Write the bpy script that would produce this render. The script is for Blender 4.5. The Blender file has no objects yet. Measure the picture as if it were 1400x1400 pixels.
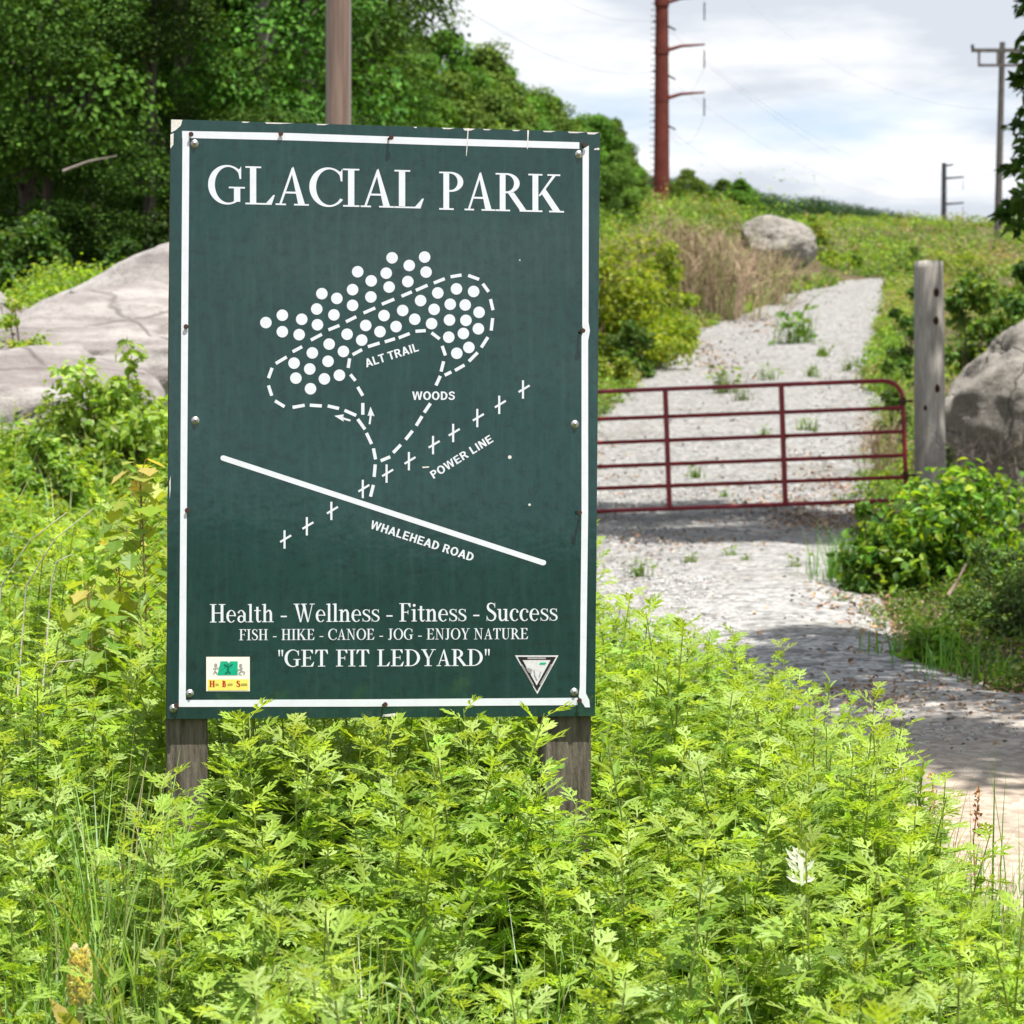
import bpy, math, random
import numpy as np
from mathutils import Vector, Matrix, noise as mnoise

C = bpy.context.scene.collection
SC = bpy.context.scene
R = math.radians

# ------------------------------------------------------------------ camera
EYE = 1.6
FPX = 3315.0                       # focal length in pixels of the 1400 px photograph
PITCH = math.atan(80.0 / FPX)
cam = bpy.data.cameras.new("camera")
camo = bpy.data.objects.new("camera", cam); C.objects.link(camo)
camo.location = (0, 0, EYE)
camo.rotation_euler = (R(90) - PITCH, 0, 0)
cam.sensor_width = 36.0
cam.lens = FPX / 1400.0 * 36.0
cam.clip_start = 0.1; cam.clip_end = 5000
cam.dof.use_dof = True
cam.dof.focus_distance = 4.95
cam.dof.aperture_fstop = 11.0
SC.camera = camo

# ------------------------------------------------------------------ light
SUN = Vector((0.20, -0.25, 0.947)).normalized()
sl = bpy.data.lights.new("sun", 'SUN'); sl.energy = 4.6; sl.angle = R(0.53); sl.color = (1.0, 0.955, 0.88)
so = bpy.data.objects.new("sun", sl); C.objects.link(so)
so.rotation_euler = SUN.to_track_quat('Z', 'Y').to_euler()
so.location = (5, -5, 20)

w = bpy.data.worlds.new("World"); SC.world = w; w.use_nodes = True
nt = w.node_tree; nt.nodes.clear()
def N(tree, t, **kw):
    n = tree.nodes.new(t)
    for k, v in kw.items(): setattr(n, k, v)
    return n
def math_node(tree, op, a, b=None, clamp=False):
    n = N(tree, 'ShaderNodeMath', operation=op, use_clamp=clamp)
    for i, v in enumerate((a, b)):
        if v is None: continue
        if hasattr(v, 'is_linked'): tree.links.new(v, n.inputs[i])
        else: n.inputs[i].default_value = v
    return n.outputs[0]
def mix_col(tree, fac, a, b, mode='MIX'):
    n = N(tree, 'ShaderNodeMix', data_type='RGBA', blend_type=mode)
    for sock, v in ((n.inputs[0], fac), (n.inputs[6], a), (n.inputs[7], b)):
        if hasattr(v, 'is_linked'): tree.links.new(v, sock)
        elif isinstance(v, (int, float)): sock.default_value = v
        else: sock.default_value = (*v, 1) if len(v) == 3 else v
    return n.outputs[2]
def ramp(tree, fac, stops, interp='LINEAR'):
    n = N(tree, 'ShaderNodeValToRGB'); n.color_ramp.interpolation = interp
    e = n.color_ramp.elements
    while len(e) < len(stops): e.new(0.5)
    for el, (p, c) in zip(e, stops):
        el.position = p; el.color = (c, c, c, 1) if isinstance(c, (int, float)) else (*c, 1)
    tree.links.new(fac, n.inputs[0]); return n.outputs[0]
def noise_tex(tree, vec, scale, detail=4, rough=0.55, dim='3D'):
    n = N(tree, 'ShaderNodeTexNoise', noise_dimensions=dim)
    n.inputs['Scale'].default_value = scale; n.inputs['Detail'].default_value = detail
    n.inputs['Roughness'].default_value = rough
    if vec is not None: tree.links.new(vec, n.inputs['Vector'])
    return n.outputs[0]
sky = N(nt, 'ShaderNodeTexSky', sky_type='NISHITA', sun_disc=False)
sky.sun_elevation = math.asin(SUN.z); sky.sun_rotation = math.atan2(SUN.x, SUN.y)
sky.air_density = 1.0; sky.dust_density = 0.8
tc = N(nt, 'ShaderNodeTexCoord')
sep = N(nt, 'ShaderNodeSeparateXYZ'); nt.links.new(tc.outputs['Generated'], sep.inputs[0])
zc = math_node(nt, 'MAXIMUM', sep.outputs[2], 0.0)
den = math_node(nt, 'ADD', zc, 0.10)
cu = math_node(nt, 'DIVIDE', sep.outputs[0], den); cv = math_node(nt, 'DIVIDE', sep.outputs[1], den)
comb = N(nt, 'ShaderNodeCombineXYZ'); nt.links.new(cu, comb.inputs[0]); nt.links.new(cv, comb.inputs[1])
comb.inputs[2].default_value = 3.7
n1 = noise_tex(nt, comb.outputs[0], 0.9, 7, 0.52)
n2v = N(nt, 'ShaderNodeVectorMath', operation='ADD'); nt.links.new(comb.outputs[0], n2v.inputs[0]); n2v.inputs[1].default_value = (5.3, 0.45, 1.1)
n2 = noise_tex(nt, n2v.outputs[0], 1.6, 8, 0.55)
cover = ramp(nt, n1, [(0.24, 0.0), (0.40, 1.0)])
hi = ramp(nt, zc, [(0.0, 1.0), (0.25, 1.0), (0.5, 0.85), (1.0, 0.65)])
cover = math_node(nt, 'MULTIPLY', cover, hi)
shade = ramp(nt, n2, [(0.36, 1.0), (0.54, 0.0)])
ccol = mix_col(nt, shade, (5.0, 5.35, 5.9), (8.0, 8.05, 8.1))
lowsky = mix_col(nt, ramp(nt, zc, [(0.02, 1.0), (0.35, 0.0)]), sky.outputs[0], (4.7, 6.1, 7.6))
scol = mix_col(nt, cover, lowsky, ccol)
bg = N(nt, 'ShaderNodeBackground'); bg.inputs[1].default_value = 0.074
nt.links.new(scol, bg.inputs[0])
wo = N(nt, 'ShaderNodeOutputWorld'); nt.links.new(bg.outputs[0], wo.inputs[0])

SC.view_settings.view_transform = 'Standard'; SC.view_settings.look = 'None'
SC.view_settings.exposure = 1.0; SC.view_settings.gamma = 1.0
SC.render.engine = 'CYCLES'
SC.cycles.max_bounces = 8; SC.cycles.transparent_max_bounces = 4
SC.cycles.use_denoising = True

# ------------------------------------------------------------------ helpers
CP, SP = math.cos(PITCH), math.sin(PITCH)
def ray(px, py):
    x = (px - 700.0) / FPX; y = (700.0 - py) / FPX
    return Vector((x, CP + y * SP, -SP + y * CP))
def W(px, py, depth):                       # the real point seen at that pixel at that distance along the view axis
    return Vector((0, 0, EYE)) + ray(px, py) * depth
def tag(o, label=None, cat=None, group=None, kind=None):
    if label: o['label'] = label
    if cat: o['category'] = cat
    if group: o['group'] = group
    if kind: o['kind'] = kind
    return o
def empty(name, loc, label, cat, group=None, rz=0.0):
    o = bpy.data.objects.new(name, None); C.objects.link(o)
    o.location = loc; o.rotation_euler = (0, 0, rz); o.empty_display_size = 0.2
    return tag(o, label, cat, group)
def copy_tree(o, loc, rz=0.0, scale=None, label=None, group=None):
    c = o.copy(); C.objects.link(c); c.location = loc; c.rotation_euler = (0, 0, rz)
    if scale is not None: c.scale = scale
    if label: c['label'] = label
    if group: c['group'] = group
    for ch in list(o.children):
        k = ch.copy(); C.objects.link(k); k.parent = c
        for g in ch.children:
            q = g.copy(); C.objects.link(q); q.parent = k
    return c

class Buf:
    """collects triangles / vertex colours as numpy batches and links them as ONE mesh object"""
    def __init__(self): self.v, self.f, self.c, self.n = [], [], [], 0
    def add(self, V, F, col=None):
        V = np.asarray(V, np.float32).reshape(-1, 3); F = np.asarray(F, np.int32).reshape(-1, 3)
        if col is None: col = np.ones((len(V), 3), np.float32)
        col = np.asarray(col, np.float32)
        if col.ndim == 1: col = np.tile(col, (len(V), 1))
        self.v.append(V); self.f.append(F + self.n); self.c.append(col); self.n += len(V)
    def arrays(self): return np.concatenate(self.v), np.concatenate(self.f), np.concatenate(self.c)
    def mesh(self, name, mat, smooth=False):
        V, F, Cc = self.arrays()
        me = bpy.data.meshes.new(name)
        me.vertices.add(len(V)); me.vertices.foreach_set('co', V.ravel())
        me.loops.add(F.size); me.loops.foreach_set('vertex_index', F.ravel())
        me.polygons.add(len(F))
        me.polygons.foreach_set('loop_start', np.arange(0, F.size, 3, dtype=np.int32))
        try: me.polygons.foreach_set('loop_total', np.full(len(F), 3, np.int32))
        except Exception: pass
        me.polygons.foreach_set('use_smooth', np.full(len(F), smooth))
        a = me.color_attributes.new('col', 'FLOAT_COLOR', 'POINT')
        a.data.foreach_set('color', np.concatenate([Cc, np.ones((len(Cc), 1), np.float32)], 1).ravel())
        me.update(calc_edges=True); me.validate()
        if mat: me.materials.append(mat)
        return me
    def build(self, name, mat, parent=None, smooth=False):
        o = bpy.data.objects.new(name, self.mesh(name, mat, smooth)); C.objects.link(o)
        if parent: o.parent = parent
        return o

def box_arrays(x0, x1, y0, y1, z0, z1):
    V = np.array([(x, y, z) for x in (x0, x1) for y in (y0, y1) for z in (z0, z1)], float)
    Q = [(0, 1, 3, 2), (4, 6, 7, 5), (0, 4, 5, 1), (2, 3, 7, 6), (0, 2, 6, 4), (1, 5, 7, 3)]
    F = [t for q in Q for t in ((q[0], q[1], q[2]), (q[0], q[2], q[3]))]
    return V, F
def tube(path, rad, sides=8, cap=True):
    P = np.asarray(path, float); n = len(P); rad = np.broadcast_to(np.asarray(rad, float), (n,))
    T = np.gradient(P, axis=0); T /= np.linalg.norm(T, axis=1, keepdims=True) + 1e-9
    ref = np.array([1.0, 0, 0]) if abs(T[0][0]) < 0.8 else np.array([0, 1.0, 0])
    V = []
    for i in range(n):
        a = np.cross(T[i], ref); a /= np.linalg.norm(a) + 1e-9; b = np.cross(T[i], a); ref = np.cross(a, T[i]) if np.linalg.norm(np.cross(a, T[i])) > .1 else ref
        ang = np.arange(sides) * 2 * math.pi / sides
        V.append(P[i] + rad[i] * (np.outer(np.cos(ang), a) + np.outer(np.sin(ang), b)))
    V = np.concatenate(V); F = []
    for i in range(n - 1):
        for k in range(sides):
            a, b = i * sides + k, i * sides + (k + 1) % sides
            F += [(a, b, b + sides), (a, b + sides, a + sides)]
    if cap:
        for base in (0, (n - 1) * sides):
            for k in range(1, sides - 1): F.append((base, base + k, base + k + 1))
    return V, F
def lathe(prof, sides=24):                   # prof: (r, z)
    V, F = [], []
    for r, z in prof:
        for k in range(sides):
            a = 2 * math.pi * k / sides; V.append((r * math.cos(a), r * math.sin(a), z))
    for i in range(len(prof) - 1):
        for k in range(sides):
            a, b = i * sides + k, i * sides + (k + 1) % sides
            F += [(a, b, b + sides), (a, b + sides, a + sides)]
    return np.array(V), F
def rotz(a): c, s = np.cos(a), np.sin(a); return np.array([[c, -s, 0], [s, c, 0], [0, 0, 1.0]])
def stamp(buf, proto, loc, rz, sc, tint=None, tilt=None):
    V, F, Cc = proto
    M = rotz(rz)
    if tilt is not None:
        ax, ay = tilt
        M = np.array([[1, 0, ax], [0, 1, ay], [0, 0, 1.0]]) @ M
    V2 = (V * sc) @ M.T + np.asarray(loc)
    buf.add(V2, F, Cc if tint is None else Cc * tint)

# ------------------------------------------------------------------ terrain functions
def smooth_table(knots):
    ys = np.concatenate([np.arange(-400, 0, 2.0), np.arange(0, 120, 0.25), np.arange(120, 1500, 2.0)])
    k = np.array(knots, float); z = np.interp(ys, k[:, 0], k[:, 1])
    out = np.empty_like(z)
    for i, y in enumerate(ys):
        r = 0.6 + 0.08 * abs(y)
        s = np.interp(np.linspace(y - r, y + r, 9), k[:, 0], k[:, 1]); out[i] = s.mean()
    return lambda y: np.interp(y, ys, out)
road_z = smooth_table([(-400, 0), (-40, 0.0), (-1, 0.0), (0, 0.0), (3, .2), (5, .5), (6, .55), (10, .68), (14, .75), (18, .80), (25, .88), (32, 1.35), (40, 2.15),
                       (52, 3.35), (63, 4.65), (77, 6.4), (100, 9.2), (150, 15.6), (250, 24.6), (350, 32.5), (420, 35), (600, 36), (1400, 36)])
left_z = smooth_table([(-400, 0), (-1, 0), (0, 0), (3, .2), (5, .5), (8, .85), (12, 1.3), (16, 1.9), (20, 2.6), (25, 3.3), (40, 4.7), (60, 6.4), (100, 11), (150, 17),
                       (250, 28), (350, 36), (420, 39), (600, 41), (1400, 41)])
EL = np.array([(3, 2.2), (4, 1.6), (5, 1.25), (5.5, 1.12), (6, 1.02), (7, .85), (8, .62), (10, .35), (14, .15), (25, 0), (38, 1.1), (52, 2.8), (63, 4.5), (80, 8.8), (92, 13.0)], float)
ER = np.array([(3, 9), (6, 7), (7.5, 5), (8.6, 2.9), (9.4, 1.85), (10.5, 1.85), (14, 2.1), (18, 2.6), (25, 3.5), (38, 5.9), (52, 7.7), (63, 9.6), (80, 12.6), (92, 14.4)], float)
def edge_l(y): return np.interp(y, EL[:, 0], EL[:, 1])
def edge_r(y): return np.interp(y, ER[:, 0], ER[:, 1])
def sstep(a, b, x): t = np.clip((x - a) / (b - a), 0, 1); return t * t * (3 - 2 * t)
def bumps(x, y):
    return (np.sin(x * 1.7 + y * .6) * np.sin(y * 1.1 - x * .4) * .035 + np.sin(x * .41 + 1.3) * np.sin(y * .37) * .09 * sstep(6, 14, np.abs(y)))
def terrain(x, y):
    x = np.asarray(x, float); y = np.asarray(y, float)
    wl = sstep(0.0, 3.2, edge_l(y) - .1 - x)
    z = road_z(y) * (1 - wl) + left_z(y) * wl
    z = z + .03 * np.clip(x - edge_r(y) - .2, 0, 12) * sstep(9, 14, y) * (1 - sstep(90, 130, y)) * 1.3
    far = sstep(60, 200, y); z = z + far * (np.sin(x * .021 + .5) * 2.0 * sstep(40, 140, -x))
    inside = sstep(-.3, .6, np.minimum(x - edge_l(y), edge_r(y) - x))
    z = z + bumps(x, y) * (1 - inside * .85)
    # unseen low rise behind the camera, shaped for its dark reflection in the sign
    b = sstep(-28, -62, y)
    z = z + b * (4.2 - .07 * (x - 8) * 1.0 + .5 * np.sin(x * .7) + .25 * np.sin(x * 1.9 + 1)) * (1 - sstep(30, 90, np.abs(x - 8)))
    return z
def on_road(x, y, m=0.0): return (x > edge_l(y) + m) & (x < edge_r(y) - m) & (y > 3) & (y < 92)
def tz(x, y): return float(terrain(x, y))
def G(px, depth):                             # ground point below that image column at that depth
    p = ray(px, 620) * depth
    return Vector((p.x, p.y, tz(p.x, p.y)))

# ------------------------------------------------------------------ materials
def new_mat(name):
    m = bpy.data.materials.new(name); m.use_nodes = True; t = m.node_tree
    p = t.nodes['Principled BSDF']; return m, t, p
def obj_coord(t): return N(t, 'ShaderNodeTexCoord').outputs['Object']
def set_bump(t, p, height, strength, dist=0.01):
    b = N(t, 'ShaderNodeBump'); b.inputs['Strength'].default_value = strength; b.inputs['Distance'].default_value = dist
    t.links.new(height, b.inputs['Height']); t.links.new(b.outputs[0], p.inputs['Normal'])
def leaf_material(name, trans=0.35, rough=0.45, rnd=0.25, spec=0.4):
    m, t, p = new_mat(name)
    a = N(t, 'ShaderNodeAttribute', attribute_name='col')
    oi = N(t, 'ShaderNodeObjectInfo')
    v = math_node(t, 'ADD', math_node(t, 'MULTIPLY', oi.outputs['Random'], rnd), 1 - rnd / 2)
    hs = N(t, 'ShaderNodeHueSaturation'); t.links.new(a.outputs['Color'], hs.inputs['Color']); t.links.new(v, hs.inputs['Value'])
    h = math_node(t, 'ADD', math_node(t, 'MULTIPLY', oi.outputs['Random'], .03), .485); t.links.new(h, hs.inputs['Hue'])
    t.links.new(hs.outputs[0], p.inputs['Base Color'])
    p.inputs['Roughness'].default_value = rough; p.inputs['Specular IOR Level'].default_value = spec
    tr = N(t, 'ShaderNodeBsdfTranslucent')
    tcol = mix_col(t, 1.0, hs.outputs[0], (1.35, 1.25, .45), 'MULTIPLY'); t.links.new(tcol, tr.inputs[0])
    mx = N(t, 'ShaderNodeMixShader'); mx.inputs[0].default_value = trans
    t.links.new(p.outputs[0], mx.inputs[1]); t.links.new(tr.outputs[0], mx.inputs[2])
    t.links.new(mx.outputs[0], t.nodes['Material Output'].inputs[0])
    return m
def vcol_material(name, rough=0.8, spec=0.2, bump=None):
    m, t, p = new_mat(name)
    a = N(t, 'ShaderNodeAttribute', attribute_name='col')
    nz = noise_tex(t, obj_coord(t), 30, 4)
    c = mix_col(t, 1.0, a.outputs['Color'], ramp(t, nz, [(.25, .6), (.75, 1.25)]), 'MULTIPLY')
    t.links.new(c, p.inputs['Base Color']); p.inputs['Roughness'].default_value = rough; p.inputs['Specular IOR Level'].default_value = spec
    if bump: set_bump(t, p, nz, *bump)
    return m
M_WEED = leaf_material('weed_leaf', .5, .45, .12, .32)
M_GRASS = leaf_material('grass_blade', .4, .4, .1, .45)
M_SHRUB = leaf_material('shrub_leaf', .38, .5, .2, .25)
M_TREE = leaf_material('tree_leaf', .24, .6, .35, .12)
M_STALK = vcol_material('plant_stalk', .75, .2)
M_LITTER = vcol_material('dry_leaf', .8, .15)

def bark_material(name, c1, c2, sc=6):
    m, t, p = new_mat(name)
    mp = N(t, 'ShaderNodeMapping'); mp.inputs['Scale'].default_value = (sc, sc, sc * .12); t.links.new(obj_coord(t), mp.inputs[0])
    nz = noise_tex(t, mp.outputs[0], 3, 6, .65)
    t.links.new(mix_col(t, ramp(t, nz, [(.3, 0.0), (.7, 1.0)]), c1, c2), p.inputs['Base Color'])
    p.inputs['Roughness'].default_value = .85; p.inputs['Specular IOR Level'].default_value = .15
    set_bump(t, p, nz, .6, .02); return m
M_BARK = bark_material('tree_bark', (.05, .042, .034), (.16, .14, .12))
M_BARK_PALE = bark_material('pale_bark', (.16, .145, .125), (.38, .36, .33))
M_POSTWOOD = bark_material('weathered_post_wood', (.045, .038, .03), (.19, .165, .135), 26)
M_GATEPOST = bark_material('grey_post_wood', (.27, .252, .23), (.50, .472, .435), 14)

def pole_material():
    m, t, p = new_mat('treated_pole_wood')
    oc = obj_coord(t)
    mp = N(t, 'ShaderNodeMapping'); mp.inputs['Scale'].default_value = (14, 14, .5); t.links.new(oc, mp.inputs[0])
    nz = noise_tex(t, mp.outputs[0], 2.2, 6, .65)
    c = mix_col(t, ramp(t, nz, [(.25, 0.0), (.75, 1.0)]), (.10, .065, .050), (.27, .19, .155))
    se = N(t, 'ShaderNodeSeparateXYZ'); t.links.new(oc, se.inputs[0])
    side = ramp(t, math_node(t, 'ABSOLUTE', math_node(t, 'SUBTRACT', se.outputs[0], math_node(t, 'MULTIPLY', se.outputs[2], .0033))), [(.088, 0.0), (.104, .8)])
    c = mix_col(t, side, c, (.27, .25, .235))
    t.links.new(c, p.inputs['Base Color']); p.inputs['Roughness'].default_value = .85
    set_bump(t, p, nz, .5, .01); return m
M_POLE = pole_material()

def simple(name, col, rough=.6, metal=0.0, var=.25, sc=20, spec=.3):
    m, t, p = new_mat(name)
    nz = noise_tex(t, obj_coord(t), sc, 5, .6)
    c = mix_col(t, 1.0, col, ramp(t, nz, [(.25, 1 - var), (.75, 1 + var)]), 'MULTIPLY')
    t.links.new(c, p.inputs['Base Color']); p.inputs['Roughness'].default_value = rough
    p.inputs['Metallic'].default_value = metal; p.inputs['Specular IOR Level'].default_value = spec
    return m
M_WHITE = simple('white_vinyl', (.64, .67, .73), .45, 0, .06, 40)
M_OFFWHITE = simple('chipped_primer', (.62, .60, .57), .8, 0, .3, 120)
M_STEEL = simple('dull_zinc', (.45, .45, .46), .4, .8, .2, 90)
M_RUST = simple('rusty_nail', (.06, .028, .02), .8, .2, .4, 160)
M_GATE = simple('red_gate_paint', (.26, .016, .026), .35, 0, .3, 8, .5)
M_PYLON = simple('weathering_steel', (.115, .030, .022), .8, 0, .35, 1.2, .15)
M_GREYSTEEL = simple('galvanised_grey', (.05, .055, .065), .6, .3, .2, 2)
M_DARKWOOD = simple('old_grey_timber', (.095, .085, .08), .85, 0, .3, 4)
M_WIRE = simple('wire_grey', (.36, .37, .40), .5, .3, .1, 5)
M_BLACK = simple('black_print', (.012, .012, .013), .5, 0, .1)
M_SILVER = simple('silver_print', (.60, .60, .62), .45, 0, .15, 200)
M_LILAC = simple('grey_print', (.30, .28, .30), .5, 0, .2, 300)
M_CREAM = simple('cream_print', (.80, .77, .68), .5, 0, .08, 90)
M_YELLOW = simple('yellow_print', (.78, .66, .13), .5, 0, .1, 90)
M_OLIVE = simple('olive_print', (.36, .31, .06), .5, 0, .2)
M_TEAL = simple('teal_print', (.005, .36, .20), .5, 0, .2, 120)
M_DTEAL = simple('deep_green_print', (.004, .13, .075), .5)
M_RED = simple('red_print', (.42, .022, .012), .5)

def sign_material():
    m, t, p = new_mat('green_sign_paint')
    oc = obj_coord(t)
    big = noise_tex(t, oc, 3.2, 5, .6); fine = noise_tex(t, oc, 42, 8, .75)
    mp = N(t, 'ShaderNodeMapping'); mp.inputs['Scale'].default_value = (60, 60, 6); t.links.new(oc, mp.inputs[0])
    streak = noise_tex(t, mp.outputs[0], 1.0, 4, .6)
    c = mix_col(t, ramp(t, big, [(.35, 0.0), (.68, 1.0)]), (.0045, .036, .033), (.0085, .047, .043))
    c = mix_col(t, ramp(t, fine, [(.48, 0.0), (.68, .8)]), c, (.003, .017, .017))     # mildew specks
    c = mix_col(t, ramp(t, streak, [(.48, 0.0), (.85, .45)]), c, (.030, .080, .070))
    t.links.new(c, p.inputs['Base Color'])
    rr = ramp(t, fine, [(.3, .05), (.75, .12)]); t.links.new(rr, p.inputs['Roughness'])
    p.inputs['Specular IOR Level'].default_value = .64
    hb = math_node(t, 'ADD', math_node(t, 'MULTIPLY', big, 1.0), math_node(t, 'MULTIPLY', streak, .03))
    set_bump(t, p, hb, .06, .02)
    return m
M_SIGN = sign_material()

def rock_material(name, c_lo, c_mid, c_hi, band=False, sc=1.0):
    m, t, p = new_mat(name)
    oc = obj_coord(t)
    n_a = noise_tex(t, oc, 1.6 * sc, 8, .62); n_b = noise_tex(t, oc, 14 * sc, 6, .7)
    c = mix_col(t, ramp(t, n_a, [(.35, 0.0), (.65, 1.0)]), c_mid, c_hi)
    if band:
        mp = N(t, 'ShaderNodeMapping'); mp.inputs['Scale'].default_value = (.4, .7, 4.2); mp.inputs['Rotation'].default_value = (0, R(-33), 0)
        t.links.new(oc, mp.inputs[0]); nb = noise_tex(t, mp.outputs[0], 1.5, 6, .6)
        c = mix_col(t, ramp(t, nb, [(.46, 0.0), (.58, .6)]), c, c_lo)
    vo = N(t, 'ShaderNodeTexVoronoi', feature='DISTANCE_TO_EDGE'); vo.inputs['Scale'].default_value = .9 * sc
    wv = N(t, 'ShaderNodeVectorMath', operation='ADD'); t.links.new(oc, wv.inputs[0])
    sc_v = N(t, 'ShaderNodeVectorMath', operation='SCALE'); sc_v.inputs['Scale'].default_value = .22
    nn = N(t, 'ShaderNodeTexNoise'); nn.inputs['Scale'].default_value = 4.0 * sc; t.links.new(oc, nn.inputs['Vector']); t.links.new(nn.outputs['Color'], sc_v.inputs[0]); t.links.new(sc_v.outputs[0], wv.inputs[1])
    t.links.new(wv.outputs[0], vo.inputs['Vector'])
    crack = ramp(t, vo.outputs['Distance'], [(0.0, 1.0), (.018, 0.0)])
    c = mix_col(t, math_node(t, 'MULTIPLY', crack, .7), c, c_lo)
    c = mix_col(t, ramp(t, n_b, [(.48, 0.0), (.75, .6)]), c, c_lo)
    t.links.new(c, p.inputs['Base Color']); p.inputs['Roughness'].default_value = .9; p.inputs['Specular IOR Level'].default_value = .15
    h = math_node(t, 'SUBTRACT', math_node(t, 'ADD', n_b, math_node(t, 'MULTIPLY', n_a, .6)), math_node(t, 'MULTIPLY', crack, .6))
    set_bump(t, p, h, .7, .06); return m
M_ROCK_PALE = rock_material('pale_ledge_rock', (.14, .118, .114), (.265, .246, .237), (.37, .35, .338), True, .8)
M_ROCK_GREY = rock_material('grey_boulder_rock', (.075, .07, .065), (.215, .20, .18), (.31, .29, .26), False, 1.0)

def ground_material():
    m, t, p = new_mat('soil_and_thatch')
    pos = N(t, 'ShaderNodeNewGeometry').outputs['Position']
    a = noise_tex(t, pos, .35, 6, .6); b = noise_tex(t, pos, 6, 6, .7)
    c = mix_col(t, ramp(t, a, [(.4, 0.0), (.6, 1.0)]), (.075, .055, .035), (.10, .085, .045))
    c = mix_col(t, ramp(t, b, [(.45, 0.0), (.7, .7)]), c, (.15, .105, .07))
    t.links.new(c, p.inputs['Base Color']); p.inputs['Roughness'].default_value = .95; p.inputs['Specular IOR Level'].default_value = .1
    set_bump(t, p, b, .8, .05); return m
def gravel_material():
    m, t, p = new_mat('gravel_surface')
    pos = N(t, 'ShaderNodeNewGeometry').outputs['Position']
    v1 = N(t, 'ShaderNodeTexVoronoi'); v1.inputs['Scale'].default_value = 38; t.links.new(pos, v1.inputs['Vector'])
    v2 = N(t, 'ShaderNodeTexVoronoi'); v2.inputs['Scale'].default_value = 13; t.links.new(pos, v2.inputs['Vector'])
    bw = N(t, 'ShaderNodeSeparateColor'); t.links.new(v1.outputs['Color'], bw.inputs[0])
    bw2 = N(t, 'ShaderNodeSeparateColor'); t.links.new(v2.outputs['Color'], bw2.inputs[0])
    big = noise_tex(t, pos, .45, 6, .6); mid = noise_tex(t, pos, 2.3, 6, .65)
    g = mix_col(t, bw.outputs[0], (.10, .10, .10), (.53, .525, .515))
    g = mix_col(t, math_node(t, 'MULTIPLY', bw2.outputs[1], .30), g, (.50, .485, .46))
    g = mix_col(t, ramp(t, bw2.outputs[0], [(.74, 0.0), (.9, .7)]), g, (.10, .10, .105))
    sand = mix_col(t, bw.outputs[1], (.30, .24, .19), (.48, .40, .325))
    sp = N(t, 'ShaderNodeSeparateXYZ'); t.links.new(pos, sp.inputs[0])
    near = ramp(t, math_node(t, 'ADD', math_node(t, 'MULTIPLY', sp.outputs[1], .05), math_node(t, 'MULTIPLY', mid, .18)), [(.44, 1.0), (.58, 0.0)])
    c = mix_col(t, near, g, sand)
    c = mix_col(t, ramp(t, mid, [(.52, 0.0), (.72, .6)]), c, (.20, .175, .145))
    c = mix_col(t, ramp(t, big, [(.55, 0.0), (.70, .4)]), c, (.15, .14, .10))
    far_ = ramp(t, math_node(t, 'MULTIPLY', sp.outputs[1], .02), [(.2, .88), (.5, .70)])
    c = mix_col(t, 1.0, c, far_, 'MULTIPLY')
    t.links.new(c, p.inputs['Base Color']); p.inputs['Roughness'].default_value = .95; p.inputs['Specular IOR Level'].default_value = .1
    h = math_node(t, 'ADD', math_node(t, 'MULTIPLY', v1.outputs['Distance'], -.22), math_node(t, 'MULTIPLY', mid, .5))
    set_bump(t, p, h, .25, .02); return m
M_GROUND = ground_material(); M_GRAVEL = gravel_material()

# ------------------------------------------------------------------ ground and road
def grid_mesh(name, X, Y, Z, mat):
    ny, nx = X.shape
    b = Buf(); V = np.stack([X, Y, Z], -1).reshape(-1, 3)
    i = np.arange(ny - 1)[:, None] * nx + np.arange(nx - 1)[None, :]
    i = i.ravel(); F = np.concatenate([np.stack([i, i + 1, i + nx + 1], 1), np.stack([i, i + nx + 1, i + nx], 1)])
    b.add(V, F); return b.build(name, mat, None, True)
gx = np.concatenate([-np.geomspace(900, 6.5, 40), np.arange(-6, 9, .15), np.geomspace(9.5, 900, 40)])
gy = np.concatenate([-np.geomspace(900, 2.2, 60), np.arange(-2, 30, .15), np.arange(30, 110, .3), np.geomspace(111, 1400, 60)])
X, Y = np.meshgrid(gx, gy)
Z = terrain(X, Y); ins = sstep(-.05, .35, np.minimum(X - edge_l(Y), edge_r(Y) - X)) * ((Y > 3.2) & (Y < 91.5))
Z = Z - .05 * ins
tag(grid_mesh('ground', X, Y, Z, M_GROUND), kind='structure')
ry = np.concatenate([np.arange(3, 30, .12), np.arange(30, 92, .25)]); rs = np.linspace(0, 1, 70)
wob = (np.sin(ry * 1.9) * .05 + np.sin(ry * 4.3 + 1) * .03) * np.clip(ry / 12, .5, 3)
L_, R_ = edge_l(ry) + wob, edge_r(ry) + np.sin(ry * 1.3 + 2) * .06
X = L_[:, None] * (1 - rs) + R_[:, None] * rs; Y = np.repeat(ry[:, None], len(rs), 1)
rb = np.sin(X * 5.1 + Y * 1.3) * np.sin(Y * 3.3 - X * 2) * .006 + np.sin((X - (edge_l(Y) + edge_r(Y)) / 2) * 2.6) * .02
Z = terrain(X, Y) + .012 + rb * np.clip(np.minimum(rs, 1 - rs) * 12, 0, 1)
tag(grid_mesh('gravel_road', X, Y, Z, M_GRAVEL), kind='structure')

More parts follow.
